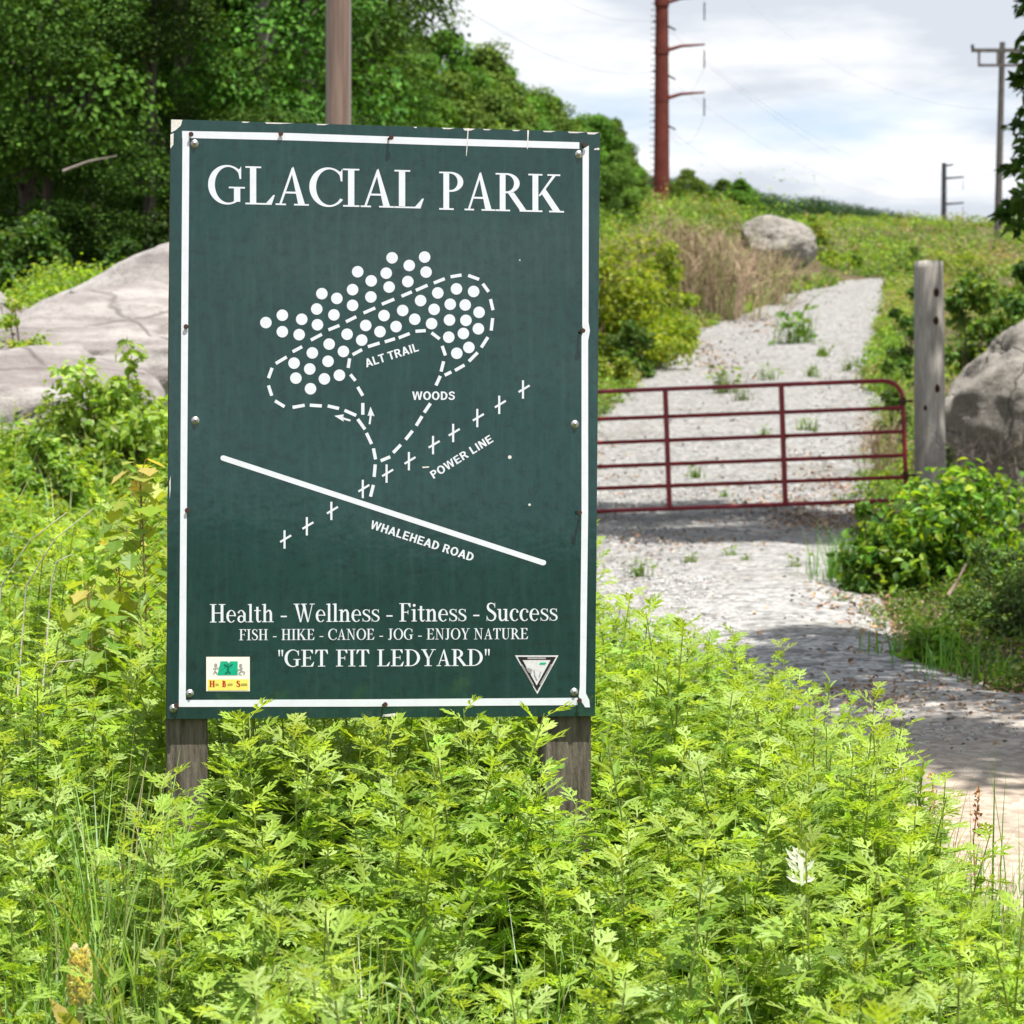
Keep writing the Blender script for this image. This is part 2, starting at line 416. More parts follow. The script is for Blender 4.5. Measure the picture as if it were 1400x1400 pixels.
# ------------------------------------------------------------------ foliage generators (numpy)
def unit(v): return v / (np.linalg.norm(v, axis=-1, keepdims=True) + 1e-9)
def leaves(P, D, Nn, L, Wd, col, fold=.25, rng=None, six=False):
    """one folded leaf blade per row: base P, direction D, blade normal Nn, length L, width Wd"""
    n = len(P); D = unit(D); S = unit(np.cross(D, Nn)); U = np.cross(S, D)
    L = np.broadcast_to(L, (n,))[:, None]; Wd = np.broadcast_to(Wd, (n,))[:, None]
    if six:
        droop = -.18 * L
        V = np.stack([P, P + D * L * .35 + S * Wd * .48 + U * Wd * fold, P + D * L * .75 + S * Wd * .33 + U * (Wd * fold * .7) + U * droop * .4,
                      P + D * L + U * droop, P + D * L * .75 - S * Wd * .33 + U * (Wd * fold * .7) + U * droop * .4,
                      P + D * L * .35 - S * Wd * .48 + U * Wd * fold, P + D * L * .5 + U * droop * .15], 1)
        tri = np.array([(0, 1, 6), (1, 2, 6), (2, 3, 6), (3, 4, 6), (4, 5, 6), (5, 0, 6)])
    else:
        V = np.stack([P, P + D * L * .45 + S * Wd * .5 + U * Wd * fold, P + D * L, P + D * L * .45 - S * Wd * .5 + U * Wd * fold], 1)
        tri = np.array([(0, 1, 2), (0, 2, 3)])
    k = V.shape[1]
    F = (np.arange(n) * k)[:, None, None] + tri[None]
    Cc = np.repeat(col[:, None, :], k, 1).reshape(-1, 3)
    return V.reshape(-1, 3), F.reshape(-1, 3), Cc
def vary(rng, n, cols, wts=None, j=.25):
    cols = np.asarray(cols, float); i = rng.choice(len(cols), n, p=wts)
    return np.clip(cols[i] * (1 + rng.uniform(-j, j, (n, 1))) * (1 + rng.uniform(-.08, .08, (n, 3))), .002, .9)
def cloud(rng, lumps, per, size, cols, wts=None, ratio=.62, up=.5, six=False, shell=.55, j=.25):
    """leaf blades through the volume of overlapping lumps (cx,cy,cz,rx,ry,rz)"""
    lumps = np.asarray(lumps, float); out = []
    li = np.repeat(np.arange(len(lumps)), per); n = len(li)
    d = unit(rng.normal(size=(n, 3))); r = shell + (1 - shell) * rng.random((n, 1)) ** .6; r *= rng.uniform(.85, 1.09, (n, 1))
    P = lumps[li, :3] + d * r * lumps[li, 3:6]
    out_n = unit(d + np.array([0, 0, up]) + rng.normal(size=(n, 3)) * .55)
    D = unit(np.cross(out_n, rng.normal(size=(n, 3))) + d * .25 + np.array([0, 0, -.15]))
    L = size * rng.uniform(.65, 1.3, n)
    lumpv = rng.uniform(.72, 1.25, (len(lumps), 1))[li]
    return leaves(P, D, out_n, L, L * ratio, vary(rng, n, cols, wts, j) * lumpv, .18, rng, six)

# ---- mugwort: lobed leaves spiralling up an upright stem
def mug_leaf(rng, L, col):
    """leaf in local frame: +x along the leaf, +z up"""
    V, F = [], []
    def addp(pts, tris):
        b = len(V); V.extend(pts); F.extend([tuple(b + i for i in t) for t in tris])
    dz = lambda x: -.55 * (x / L) ** 2 * L * droop
    droop = rng.uniform(.2, .7)
    # rachis blade
    pts = []
    for t, wv in ((0, .018), (.3, .03), (.6, .06), (.85, .055), (1.0, .0)):
        x = t * L; pts += [(x, wv * L, dz(x) + wv * L * .3), (x, -wv * L, dz(x) + wv * L * .3)]
    addp(pts, [t for i in range(4) for t in ((2 * i, 2 * i + 2, 2 * i + 3), (2 * i, 2 * i + 3, 2 * i + 1))])
    for t, ll, an in ((.24, .36, 60), (.45, .50, 48), (.66, .42, 38), (.83, .28, 28)):
        for s in (1, -1):
            l = ll * L * rng.uniform(.85, 1.15); a = R(an + rng.uniform(-8, 8)); x0 = t * L; z0 = dz(x0)
            dx, dy = math.cos(a), math.sin(a) * s; nx, ny = -math.sin(a) * s, math.cos(a) * 1.0
            nx, ny = -dy, dx
            ww = l * .168
            zt = z0 + l * rng.uniform(-.25, .12)
            zm = z0 + (zt - z0) * .5 + l * .05
            b = (x0, 0, z0); m1 = (x0 + dx * l * .55 + nx * ww, dy * l * .55 + ny * ww, zm); m2 = (x0 + dx * l * .55 - nx * ww, dy * l * .55 - ny * ww, zm)
            tip = (x0 + dx * l, dy * l, zt)
            addp([b, m1, tip, m2], [(0, 1, 2), (0, 2, 3)])
            # one tooth on the outer side
            o = (x0 + dx * l * .42 - nx * ww * .5 * s, dy * l * .42 - ny * ww * .5 * s, zm)
            q = (x0 + dx * l * .70 - nx * ww * 2.0 * s, dy * l * .70 - ny * ww * 2.0 * s, zt)
            addp([o, (x0 + dx * l * .66 - nx * ww * .3 * s, dy * l * .66 - ny * ww * .3 * s, zm), q], [(0, 1, 2)])
    V = np.array(V); Cc = np.tile(np.asarray(col), (len(V), 1))
    return V, np.array(F), Cc
WEED_COLS = [(.22, .385, .05), (.28, .45, .075), (.36, .51, .15), (.155, .295, .042)]
def mugwort(seed, H, nl, big):
    rng = np.random.default_rng(seed); bl, bs = Buf(), Buf()
    lean = rng.uniform(-.10, .10, 2)
    path = [(lean[0] * t * t * H, lean[1] * t * t * H, t * H) for t in np.linspace(0, 1, 6)]
    V, F = tube(path, np.linspace(.0034, .0013, 6), 5, False)
    bs.add(V, F, (.28, .34, .09) if rng.random() < .85 else (.25, .18, .08))
    ang = rng.uniform(0, 6.28)
    for i in range(nl):
        u = (i + .5) / nl; h = H * (.12 + .88 * u ** .85)
        ang += 2.4 + rng.uniform(-.35, .35)
        L = big * (1.0 - .48 * max(0, u - .35) / .65) * rng.uniform(.8, 1.15) * (.75 if u < .12 else 1)
        el = R(2 + 46 * u ** 2.6) + rng.uniform(-.2, .2)
        base = WEED_COLS[rng.integers(4)]
        tip = np.array((.36, .48, .06)); col = np.array(base) * (1 - .55 * u ** 3) + tip * .55 * u ** 3
        col = col * rng.uniform(.82, 1.18)
        if u < .2 and rng.random() < .25: col = np.array((.19, .16, .05))
        V, F, Cc = mug_leaf(rng, L, col)
        ce, se = math.cos(el), math.sin(el); Ry = np.array([[ce, 0, -se], [0, 1, 0], [se, 0, ce]])
        roll = rng.uniform(-.45, .45); Rx = np.array([[1, 0, 0], [0, math.cos(roll), -math.sin(roll)], [0, math.sin(roll), math.cos(roll)]])
        M = rotz(ang) @ Ry @ Rx
        t = h / H; o = np.array([lean[0] * t * t * H, lean[1] * t * t * H, h])
        bl.add(V @ M.T + o, F, Cc)
        if .2 < u < .85 and rng.random() < .55:                    # short side shoot in the axil
            for k in range(3):
                V, F, Cc = mug_leaf(rng, L * rng.uniform(.3, .5), col * 1.12)
                M2 = rotz(ang + rng.uniform(-.9, .9)) @ np.array([[.6, 0, -.8], [0, 1, 0], [.8, 0, .6]])
                bl.add(V @ M2.T + o + np.array([0, 0, .012]), F, Cc)
    return bl, bs
MUG = []
for k, (H, nl, big) in enumerate(((.62, 27, .106), (.55, 26, .094), (.70, 29, .112), (.48, 24, .09), (.58, 27, .114), (.40, 22, .09), (.66, 26, .10))):
    MUG.append(mugwort(100 + k, H, nl, big))
def mug_arrays(k):
    b = Buf(); V, F, Cc = MUG[k][0].arrays(); b.add(V, F, Cc); V, F, Cc = MUG[k][1].arrays(); b.add(V, F, Cc); return b.arrays()
MUG_A = [mug_arrays(k) for k in range(len(MUG))]
def lance_weed(seed, H, n, L0, W0, cols):
    """upright stem with simple narrow leaves (goldenrod kind)"""
    rng = np.random.default_rng(seed); b = Buf(); ln = rng.uniform(-.1, .1, 2)
    b.add(*tube([(ln[0] * t * t * H, ln[1] * t * t * H, H * t) for t in np.linspace(0, 1, 5)], np.linspace(.0036, .0012, 5), 5, False), (.24, .30, .08))
    u = (np.arange(n) + .5) / n; a = np.arange(n) * 2.4 + rng.uniform(-.3, .3, n); t = .12 + .88 * u
    P = np.stack([ln[0] * t * t * H, ln[1] * t * t * H, t * H], 1); el = .15 + .95 * u ** 2.5 + rng.uniform(-.2, .2, n)
    D = np.stack([np.cos(a) * np.cos(el), np.sin(a) * np.cos(el), np.sin(el)], 1); Nn = np.stack([-np.cos(a) * np.sin(el), -np.sin(a) * np.sin(el), np.cos(el)], 1) + rng.normal(size=(n, 3)) * .2
    L = L0 * (1 - .5 * u ** 2) * rng.uniform(.8, 1.2, n); b.add(*leaves(P, D, Nn, L, L * W0, vary(rng, n, cols, None, .18), .22, rng, True)); return b.arrays()
OTHER = [lance_weed(300, .58, 34, .10, .24, WEED_COLS), lance_weed(301, .50, 30, .085, .34, [(.15, .28, .04), (.20, .34, .05)]), lance_weed(302, .46, 26, .075, .45, [(.26, .40, .07), (.20, .35, .05)])]
MUG_OBJ = {}
def mugwort_thing(px, depth, top_py, k, label, group, rz):
    loc = G(px, depth); top = W(px, top_py, depth).z
    H = float(MUG_A[k][0][:, 2].max()); s = max(.35, (top - loc.z) / H)
    if k not in MUG_OBJ:
        e = empty('mugwort_plant', loc, label, 'weed plant', group, rz)
        MUG[k][0].build('foliage', M_WEED, e); MUG[k][1].build('stem', M_STALK, e)
        e.scale = (min(s, 1.15),) * 2 + (s,); MUG_OBJ[k] = e
    else: copy_tree(MUG_OBJ[k], loc, rz, (min(s, 1.15),) * 2 + (s,), label, group)

# ------------------------------------------------------------------ sign
YAW = R(8.0); LEAN = R(2.0)
Bc = W(523, 572, 5.0)
bx_ = Vector((math.cos(YAW), math.sin(YAW), 0))
bn_ = Vector((math.sin(YAW) * math.cos(LEAN), -math.cos(YAW) * math.cos(LEAN), math.sin(LEAN)))
bz_ = bx_.cross(-bn_).normalized(); bz_ = bz_ if bz_.z > 0 else -bz_
def S(px, py, off=0.0):                          # the point of the board face seen at that pixel, in board coordinates (u, w, v): u along, v up, -w out of the face
    r = ray(px, py); o = Vector((0, 0, EYE)); t = (Bc + bn_ * off - o).dot(bn_) / r.dot(bn_); p = o + r * t - Bc
    return (p.dot(bx_), p.dot(bz_))
sign = empty('park_sign', (Bc.x, Bc.y, tz(Bc.x, Bc.y + .08)), 'green painted plywood park notice board with white trail map and lettering on two wooden posts', 'sign')
SM = Matrix(((bx_.x, -bn_.x, bz_.x, Bc.x), (bx_.y, -bn_.y, bz_.y, Bc.y), (bx_.z, -bn_.z, bz_.z, Bc.z), (0, 0, 0, 1)))
bpy.context.view_layer.update()
def on_sign(o, parent=None):
    o.parent = parent or sign
    bpy.context.view_layer.update(); o.matrix_world = SM; return o
class Flat:
    """flat printed / painted shapes lying on the board face; every piece sits a hair above the one before"""
    def __init__(self, base=.0003): self.b = Buf(); self.base = base; self.k = 0
    @property
    def off(self): return self.base + (self.k % 24) * .00001       # a hair above the piece before, so no two faces share a plane
    def uv(self, pts):
        p = np.array([(u, -self.off, v) for u, v in pts]); n = len(p)
        a = sum(p[i][0] * p[(i + 1) % n][2] - p[(i + 1) % n][0] * p[i][2] for i in range(n))
        if a < 0: p = p[::-1]
        self.b.add(p, [(0, i, i + 1) for i in range(1, n - 1)]); self.k += 1
    def px(self, pts): self.uv([S(*q) for q in pts])
    def strip(self, left, right):               # quad strip in px
        A = [S(*q) for q in left]; B = [S(*q) for q in right]
        V = np.array([(u, -self.off, v) for pr in zip(A, B) for u, v in pr]); F = []
        for i in range(len(A) - 1): F += [(2 * i, 2 * i + 2, 2 * i + 3), (2 * i, 2 * i + 3, 2 * i + 1)]
        self.b.add(V, F); self.k += 1
    def line(self, pts, width):
        P = np.array(pts, float); T = np.gradient(P, axis=0); T = T / (np.linalg.norm(T, axis=1, keepdims=True) + 1e-9)
        Nn = np.stack([-T[:, 1], T[:, 0]], 1) * np.broadcast_to(np.asarray(width, float), (len(P),))[:, None] / 2
        self.strip(P + Nn, P - Nn)
    def disc(self, x, y, r, n=20): self.px([(x + r * math.cos(a), y + r * math.sin(a)) for a in np.arange(n) * 2 * math.pi / n])
    def build(self, name, mat, parent=None): return on_sign(self.b.build(name, mat), parent)

# board: real plywood sheet, corners as seen
cor = [S(233.5, 163), S(820.5, 181), S(813.5, 979), S(228, 983)]
bb = Buf(); TH = .016
nu, nv = 24, 30; V = []
for side, w_ in ((0, 0.0), (1, TH)):
    for j in range(nv + 1):
        for i in range(nu + 1):
            a, b_ = i / nu, j / nv
            tp = np.array(cor[0]) * (1 - a) + np.array(cor[1]) * a; bt = np.array(cor[3]) * (1 - a) + np.array(cor[2]) * a
            q = tp * (1 - b_) + bt * b_
            V.append((q[0], w_, q[1]))
F = []; st = (nu + 1) * (nv + 1)
def quad(a, b_, c, d): F.extend([(a, b_, c), (a, c, d)])
for j in range(nv):
    for i in range(nu):
        a = j * (nu + 1) + i
        quad(a, a + nu + 1, a + nu + 2, a + 1); quad(st + a, st + a + 1, st + a + nu + 2, st + a + nu + 1)
for i in range(nu):
    quad(i, i + 1, st + i + 1, st + i); a = nv * (nu + 1) + i; quad(a, st + a, st + a + 1, a + 1)
for j in range(nv):
    a = j * (nu + 1); quad(a, st + a, st + a + nu + 1, a + nu + 1); a += nu; quad(a, a + nu + 1, st + a + nu + 1, st + a)
bb.add(V, F); on_sign(bb.build('board', M_SIGN))
# posts: two weathered four by fours behind the board, sunk in the ground
def post(px0, px1, py0, lean_top=0):
    u0, _ = S(px0, 1020); u1, _ = S(px1, 1020)
    b = Buf(); V = []; rows = 26; rng = random.Random(int(px0))
    zb, zt = -1.05, S(px0, py0)[1]
    for i in range(rows + 1):
        z = zb + (zt - zb) * i / rows
        sk = (cor[0][0] - cor[3][0]) / (cor[0][1] - cor[3][1]) * (z - cor[3][1]) if z > cor[3][1] else 0.0
        for (x, y) in ((u0 + .003, 0), (u0, .004), (u0, .086), (u0 + .003, .09), (u1 - .003, .09), (u1, .086), (u1, .004), (u1 - .003, 0)):
            V.append((x + sk + rng.uniform(-.0009, .0009), TH + .002 + y + rng.uniform(-.0006, .0006), z))
    F = []
    for i in range(rows):
        for k in range(8): a, c = i * 8 + k, i * 8 + (k + 1) % 8; F += [(a, c, c + 8), (a, c + 8, a + 8)]
    for k in range(1, 7): F.append((rows * 8, rows * 8 + k, rows * 8 + k + 1)); F.append((0, k + 1, k))
    b.add(V, F); return on_sign(b.build('post', M_POSTWOOD))
post(227, 284, 200); post(745.5, 810.5, 215)

# white border tape, one strip per side, the lower right corner peeling
f = Flat(); f.strip([(249, 179), (400, 182), (600, 189), (792, 194.5)], [(249, 188.5), (400, 192), (600, 198.5), (792, 203.5)]); f.build('border_strip', M_WHITE)
f = Flat(.0005); f.strip([(249.5, 181), (248, 400), (246.5, 700), (244.5, 960)], [(259, 181), (257.5, 400), (255.5, 700), (254, 960)]); f.build('border_strip', M_WHITE)
f = Flat(.0007); f.strip([(244.5, 957), (500, 956), (790, 954)], [(244.5, 966.5), (500, 966), (790, 964)]); f.build('border_strip', M_WHITE)
f = Flat(.0009); f.strip([(796.5, 204), (796, 446), (797.5, 452), (795, 460), (795, 700), (792.5, 940), (791, 952), (794, 958), (800, 967)],
                         [(805, 199), (804.5, 440), (806.5, 452), (804, 466), (804, 700), (801, 940), (801, 948), (805.5, 957), (806.5, 967)]); f.build('border_strip', M_WHITE)
# chipped paint along the top edge and scars in the paint
def chip(*pts): f = Flat(.0002); f.px(pts); f.build('paint_chip', M_OFFWHITE)
chip((234, 163.4), (249.5, 163.9), (247, 172), (240, 178), (234, 181)); chip((233, 184), (237.5, 182), (237, 198), (233, 203))
for x0, x1, h in ((330, 342, 1.6), (362, 402, 2.0), (432, 450, 1.6), (565, 570, 1.5), (604, 622, 1.8), (633, 650, 3), (660, 672, 1.6), (700, 712, 1.6), (742, 760, 1.8), (776, 800, 2), (802, 819, 3)):
    yy = 163.4 + (x0 - 233) / 587 * 18; chip((x0, yy - .2), (x1, yy + (x1 - x0) * .031 - .2), ((x0 + x1) / 2 + 2, yy + h), (x0 + 2, yy + h * .9))
for pts, wd in (([(640, 175), (638.8, 195), (637.5, 213)], [1.6, 1.4, .9]), ([(722, 178), (721.5, 195), (721, 204)], [2.4, 1.4, .8])):
    f = Flat(.0007); f.line(pts, wd); f.build('paint_scar', M_OFFWHITE)
for pts in (((813, 203), (819, 202), (819.5, 205), (812, 205)), ((524, 977), (541, 975), (540, 979.5), (522, 979.8)), ((709, 355), (712, 355), (711, 357)), ((577, 638), (587, 637.5), (586, 639.5), (578, 640)), ((231.5, 660), (233.2, 650), (233.2, 668), (232, 682))): chip(*pts)
for x, y, r_c in ((697, 625, 2.6), (724, 690, 1.8)): f = Flat(.0002); f.disc(x, y, r_c, 8); f.build('paint_chip', M_OFFWHITE)
# bolts and nails
def bolt(px, py, r=.0056):
    b = Buf(); u, v = S(px, py)
    prof = [(.0, .0062), (r * .5, .0056), (r * .9, .003), (r, .0012), (r * 1.5, .001), (r * 1.5, -.001)]
    V, F = lathe(prof, 16); V = np.stack([V[:, 0] + u, -V[:, 2], V[:, 1] + v], 1); b.add(V, F)
    return on_sign(b.build('bolt', M_STEEL, None, True))
for q in ((266, 196.5), (791.5, 211), (267, 575), (786, 580), (259.5, 948), (785, 946), (237, 968.5)): bolt(*q)
def nail(px, py, ln=.012, bend=.3):
    b = Buf(); u, v = S(px, py)
    V, F = tube([(u, .002, v), (u + bend * .2 * ln, -ln * .5, v), (u + bend * ln, -ln, v + .1 * ln)], [.0026, .0024, .0024], 7); b.add(V, F)
    V, F = tube([(u + bend * ln, -ln * .95, v + .1 * ln), (u + bend * ln * 1.1, -ln * 1.15, v + .1 * ln)], [.0052, .0048], 9); b.add(V, F)
    return on_sign(b.build('nail', M_RUST))
for q in ((260, 184.5, .006), (531, 190, .012, .4), (797, 199, .006), (253.5, 447, .004), (792, 454, .016, .3), (793, 702, .018, -.2), (255, 698, .004), (523.5, 963.5, .010, .4), (243, 965, .012, -.3), (790, 958, .01, .2), (383, 183.5, .004)):
    nail(*q)

# ---- serif alphabet drawn from strokes (unit cap height)
def rc(x0, y0, x1, y1): return [(x0, y0), (x1, y0), (x1, y1), (x0, y1)]
def stk(pts, wd, n=7):
    P = np.array(pts, float); m = len(P); out = []
    Q = np.vstack([2 * P[0] - P[1], P, 2 * P[-1] - P[-2]]); wd = np.broadcast_to(np.asarray(wd, float), (m,)); pp, ww = [], []
    for i in range(m - 1):
        p0, p1, p2, p3 = Q[i], Q[i + 1], Q[i + 2], Q[i + 3]
        for t in np.linspace(0, 1, n, endpoint=(i == m - 2)):
            pp.append(.5 * ((2 * p1) + (-p0 + p2) * t + (2 * p0 - 5 * p1 + 4 * p2 - p3) * t * t + (-p0 + 3 * p1 - 3 * p2 + p3) * t ** 3)); ww.append(wd[i] * (1 - t) + wd[i + 1] * t)
    pp = np.array(pp); T = np.gradient(pp, axis=0); T /= np.linalg.norm(T, axis=1, keepdims=True); Nn = np.stack([-T[:, 1], T[:, 0]], 1) * np.array(ww)[:, None] / 2
    return ('strip', pp + Nn, pp - Nn)
def ring(cx, cy, rx, ry, ix, iy, irx, iry, a0, a1, n=36):
    a = np.radians(np.linspace(a0, a1, n)); return ('strip', np.stack([cx + rx * np.cos(a), cy + ry * np.sin(a)], 1), np.stack([ix + irx * np.cos(a), iy + iry * np.sin(a)], 1))
s_ = .042
def caps_P(): return [rc(.10, s_, .24, 1 - s_), rc(0, 0, .35, s_), rc(0, 1 - s_, .28, 1), rc(.24, .475, .28, .525), ring(.27, .7375, .31, .2625, .27, .7375, .175, .215, -90, 90)]
S_path = stk([(.455, .80), (.40, .92), (.27, .975), (.13, .92), (.09, .77), (.15, .63), (.28, .53), (.43, .40), (.475, .25), (.42, .09), (.27, .025), (.13, .07), (.05, .23)], [.03, .05, .055, .08, .11, .14, .15, .14, .11, .08, .055, .05, .03], 4)
GL = {
 'I': (.40, [rc(.11, s_, .25, 1 - s_), rc(0, 0, .36, s_), rc(0, 1 - s_, .36, 1)]),
 'H': (.84, [rc(.10, s_, .24, 1 - s_), rc(.56, s_, .70, 1 - s_), rc(0, 0, .34, s_), rc(.46, 0, .8, s_), rc(0, 1 - s_, .34, 1), rc(.46, 1 - s_, .8, 1), rc(.24, .49, .56, .54)]),
 'L': (.68, [rc(.10, s_, .24, 1 - s_), rc(0, 1 - s_, .35, 1), rc(0, 0, .58, s_), [(.58, 0), (.655, .26), (.62, .26), (.46, s_)]]),
 'E': (.70, [rc(.10, s_, .24, 1 - s_), rc(0, 1 - s_, .60, 1), rc(0, 0, .60, s_), [(.60, 1 - s_), (.60, .77), (.57, .77), (.46, 1 - s_)], [(.60, 0), (.665, .27), (.63, .27), (.48, s_)], rc(.24, .49, .46, .54), rc(.46, .40, .49, .63)]),
 'F': (.62, [rc(.10, s_, .24, 1 - s_), rc(0, 1 - s_, .58, 1), rc(0, 0, .36, s_), [(.58, 1 - s_), (.58, .77), (.55, .77), (.44, 1 - s_)], rc(.24, .48, .44, .53), rc(.44, .39, .47, .62)]),
 'T': (.68, [rc(.26, s_, .40, 1 - s_), rc(.14, 0, .52, s_), rc(.02, 1 - s_, .64, 1), [(.02, 1 - s_), (0, .74), (.03, .74), (.15, 1 - s_)], [(.64, 1 - s_), (.66, .74), (.63, .74), (.51, 1 - s_)]]),
 'A': (.76, [[(.085, s_), (.135, s_), (.40, .93), (.365, 1.0)], [(.50, s_), (.65, s_), (.395, 1.02), (.345, .93)], rc(.22, .31, .55, .36), rc(0, 0, .23, s_), rc(.41, 0, .74, s_)]),
 'K': (.86, [rc(.10, s_, .24, 1 - s_), rc(0, 0, .34, s_), rc(0, 1 - s_, .34, 1), [(.24, .42), (.29, .42), (.66, 1 - s_), (.58, 1 - s_)], rc(.46, 1 - s_, .77, 1), [(.31, .50), (.40, .63), (.77, s_), (.59, s_)], rc(.50, 0, .86, s_)]),
 'N': (.84, [rc(.13, s_, .175, .97), rc(.62, .02, .665, 1 - s_), [(.10, 1 - s_), (.26, 1 - s_), (.665, .06), (.665, -.02), (.62, -.02)], rc(0, 0, .30, s_), rc(0, 1 - s_, .26, 1), rc(.50, 1 - s_, .79, 1)]),
 'W': (1.14, [[(.08, 1 - s_), (.22, 1 - s_), (.40, .0), (.335, -.02)], [(.53, 1 - s_), (.58, .85), (.40, 0), (.36, 0)], [(.45, 1 - s_), (.60, 1 - s_), (.78, 0), (.715, -.02)], [(.95, 1 - s_), (.99, 1 - s_), (.78, 0), (.74, 0)], rc(0, 1 - s_, .31, 1), rc(.38, 1 - s_, .69, 1), rc(.84, 1 - s_, 1.1, 1)]),
 'Y': (.78, [[(.07, 1 - s_), (.22, 1 - s_), (.43, .45), (.30, .45)], [(.60, 1 - s_), (.65, 1 - s_), (.43, .45), (.385, .45)], rc(.30, s_, .43, .45), rc(0, 1 - s_, .31, 1), rc(.50, 1 - s_, .76, 1), rc(.18, 0, .55, s_)]),
 'U': (.78, [rc(.10, .30, .24, 1 - s_), rc(.58, .30, .63, 1 - s_), ring(.365, .30, .265, .32, .41, .30, .17, .265, 180, 360), rc(0, 1 - s_, .34, 1), rc(.48, 1 - s_, .75, 1)]),
 'J': (.46, [rc(.17, .18, .31, 1 - s_), rc(.07, 1 - s_, .42, 1), stk([(.24, .20), (.215, .07), (.13, .0), (.04, .08)], [.14, .11, .06, .09])]),
 'D': (.82, [rc(.10, s_, .24, 1 - s_), rc(0, 0, .30, s_), rc(0, 1 - s_, .30, 1), ring(.28, .5, .50, .5, .28, .5, .355, .455, -90, 90)]),
 'O': (.84, [ring(.41, .5, .41, .52, .41, .5, .265, .47, 0, 360, 56)]),
 'C': (.76, [ring(.42, .5, .42, .52, .45, .5, .30, .47, 42, 322, 50), [(.70, .66), (.735, .66), (.735, 1.0), (.705, .93), (.66, .90)]]),
 'G': (.84, [ring(.42, .5, .42, .52, .45, .5, .30, .47, 42, 310, 50), [(.70, .66), (.735, .66), (.735, 1.0), (.705, .93), (.66, .90)], rc(.575, .06, .715, .41), rc(.46, .41, .82, .41 + s_)]),
 'P': (.62, caps_P()),
 'R': (.80, caps_P() + [[(.30, .475), (.44, .50), (.74, s_), (.58, s_)], rc(.58, 0, .83, s_)]),
 'S': (.56, [S_path, rc(.445, .72, .47, 1.0), rc(.03, 0, .055, .29)]),
 'B': (.66, [rc(.10, s_, .24, 1 - s_), rc(0, 0, .3, s_), rc(0, 1 - s_, .28, 1), ring(.27, .75, .28, .25, .27, .75, .15, .205, -90, 90), ring(.29, .26, .33, .26, .29, .26, .19, .215, -90, 90)]),
 'l': (.31, [rc(.08, s_, .20, 1.0), rc(0, 0, .28, s_), rc(0, .94, .08, .985)]),
 'i': (.31, [rc(.08, s_, .20, .67), rc(0, 0, .28, s_), rc(0, .61, .08, .655), ring(.14, .88, .075, .08, .14, .88, .001, .001, 0, 360, 14)]),
 'h': (.64, [rc(.08, s_, .20, 1.0), rc(0, 0, .28, s_), rc(0, .94, .08, .985), stk([(.19, .50), (.29, .62), (.40, .62), (.46, .48)], [.04, .07, .10, .12]), rc(.40, s_, .52, .50), rc(.32, 0, .60, s_)]),
 'n': (.64, [rc(.08, s_, .20, .67), rc(0, 0, .28, s_), rc(0, .61, .08, .655), stk([(.19, .50), (.29, .62), (.40, .62), (.46, .48)], [.04, .07, .10, .12]), rc(.40, s_, .52, .50), rc(.32, 0, .60, s_)]),
 'u': (.64, [rc(.08, .18, .20, .66), rc(0, .615, .09, .66), stk([(.14, .20), (.19, .06), (.30, .03), (.42, .15)], [.12, .10, .06, .04]), rc(.40, 0, .52, .66), rc(.32, .615, .41, .66), rc(.52, 0, .60, s_)]),
 't': (.40, [rc(.11, .14, .23, .84), rc(0, .61, .35, .66), stk([(.17, .16), (.20, .05), (.28, .02), (.37, .09)], [.12, .09, .06, .03])]),
 'e': (.54, [ring(.25, .33, .25, .345, .27, .33, .145, .305, 0, 318, 36), rc(.12, .345, .485, .39)]),
 'c': (.50, [ring(.25, .33, .25, .345, .275, .33, .145, .305, 40, 318, 36), ring(.40, .51, .06, .065, .40, .51, .001, .001, 0, 360, 12)]),
 'a': (.55, [ring(.21, .18, .19, .20, .23, .18, .10, .145, 0, 360, 26), rc(.33, .05, .45, .48), stk([(.07, .50), (.14, .62), (.28, .635), (.39, .46)], [.10, .05, .055, .12]), rc(.45, 0, .53, s_)]),
 's': (.46, [('strip', S_path[1] * np.array([.82, .67]), S_path[2] * np.array([.82, .67])), rc(.365, .48, .39, .67), rc(.025, 0, .048, .2)]),
 '-': (.46, [rc(.06, .27, .38, .345)]),
 '"': (.36, [[(.08, .62), (.12, .62), (.15, 1.0), (.05, 1.0)], [(.24, .62), (.28, .62), (.31, 1.0), (.21, 1.0)]]),
 ' ': (.30, []),
}
def serif(fl, text, x0, x1, base, cap, slope=0.0, sp=-.01, bold=0.0, spaces=None):
    """set one line of text between photo columns x0..x1, baseline at base (photo row at x0)"""
    GLs = dict(GL)
    if spaces: GLs[' '] = (spaces, [])
    tot = sum(GLs[c][0] + sp for c in text) - sp; sx = (x1 - x0) / tot; cur = 0.0
    def m(p): x = x0 + (cur + p[0]) * sx; return (x, base + (x - x0) * slope - p[1] * cap)
    for ch in text:
        adv, pcs = GLs[ch]
        for pc in pcs:
            if isinstance(pc, tuple): fl.strip([m(q) for q in pc[1]], [m(q) for q in pc[2]])
            else: fl.px([m(q) for q in pc])
        cur += adv + sp
f = Flat(); serif(f, 'GLACIAL', 284.5, 581, 278, 52, .0242); f.build('title_lettering', M_WHITE)
f = Flat(); serif(f, 'PARK', 600.5, 771, 286.6, 52, .0242); f.build('title_lettering', M_WHITE)
f = Flat(); serif(f, 'Health - Wellness - Fitness - Success', 287, 763, 851, 25, -.005, .015, spaces=.24)
serif(f, 'FISH - HIKE - CANOE - JOG - ENJOY NATURE', 327, 722.5, 875.3, 15, -.004, .03, spaces=.28)
serif(f, '"GET FIT LEDYARD"', 379, 671, 911.5, 23, -.004, .015, spaces=.36)
f.build('slogan_lettering', M_WHITE)

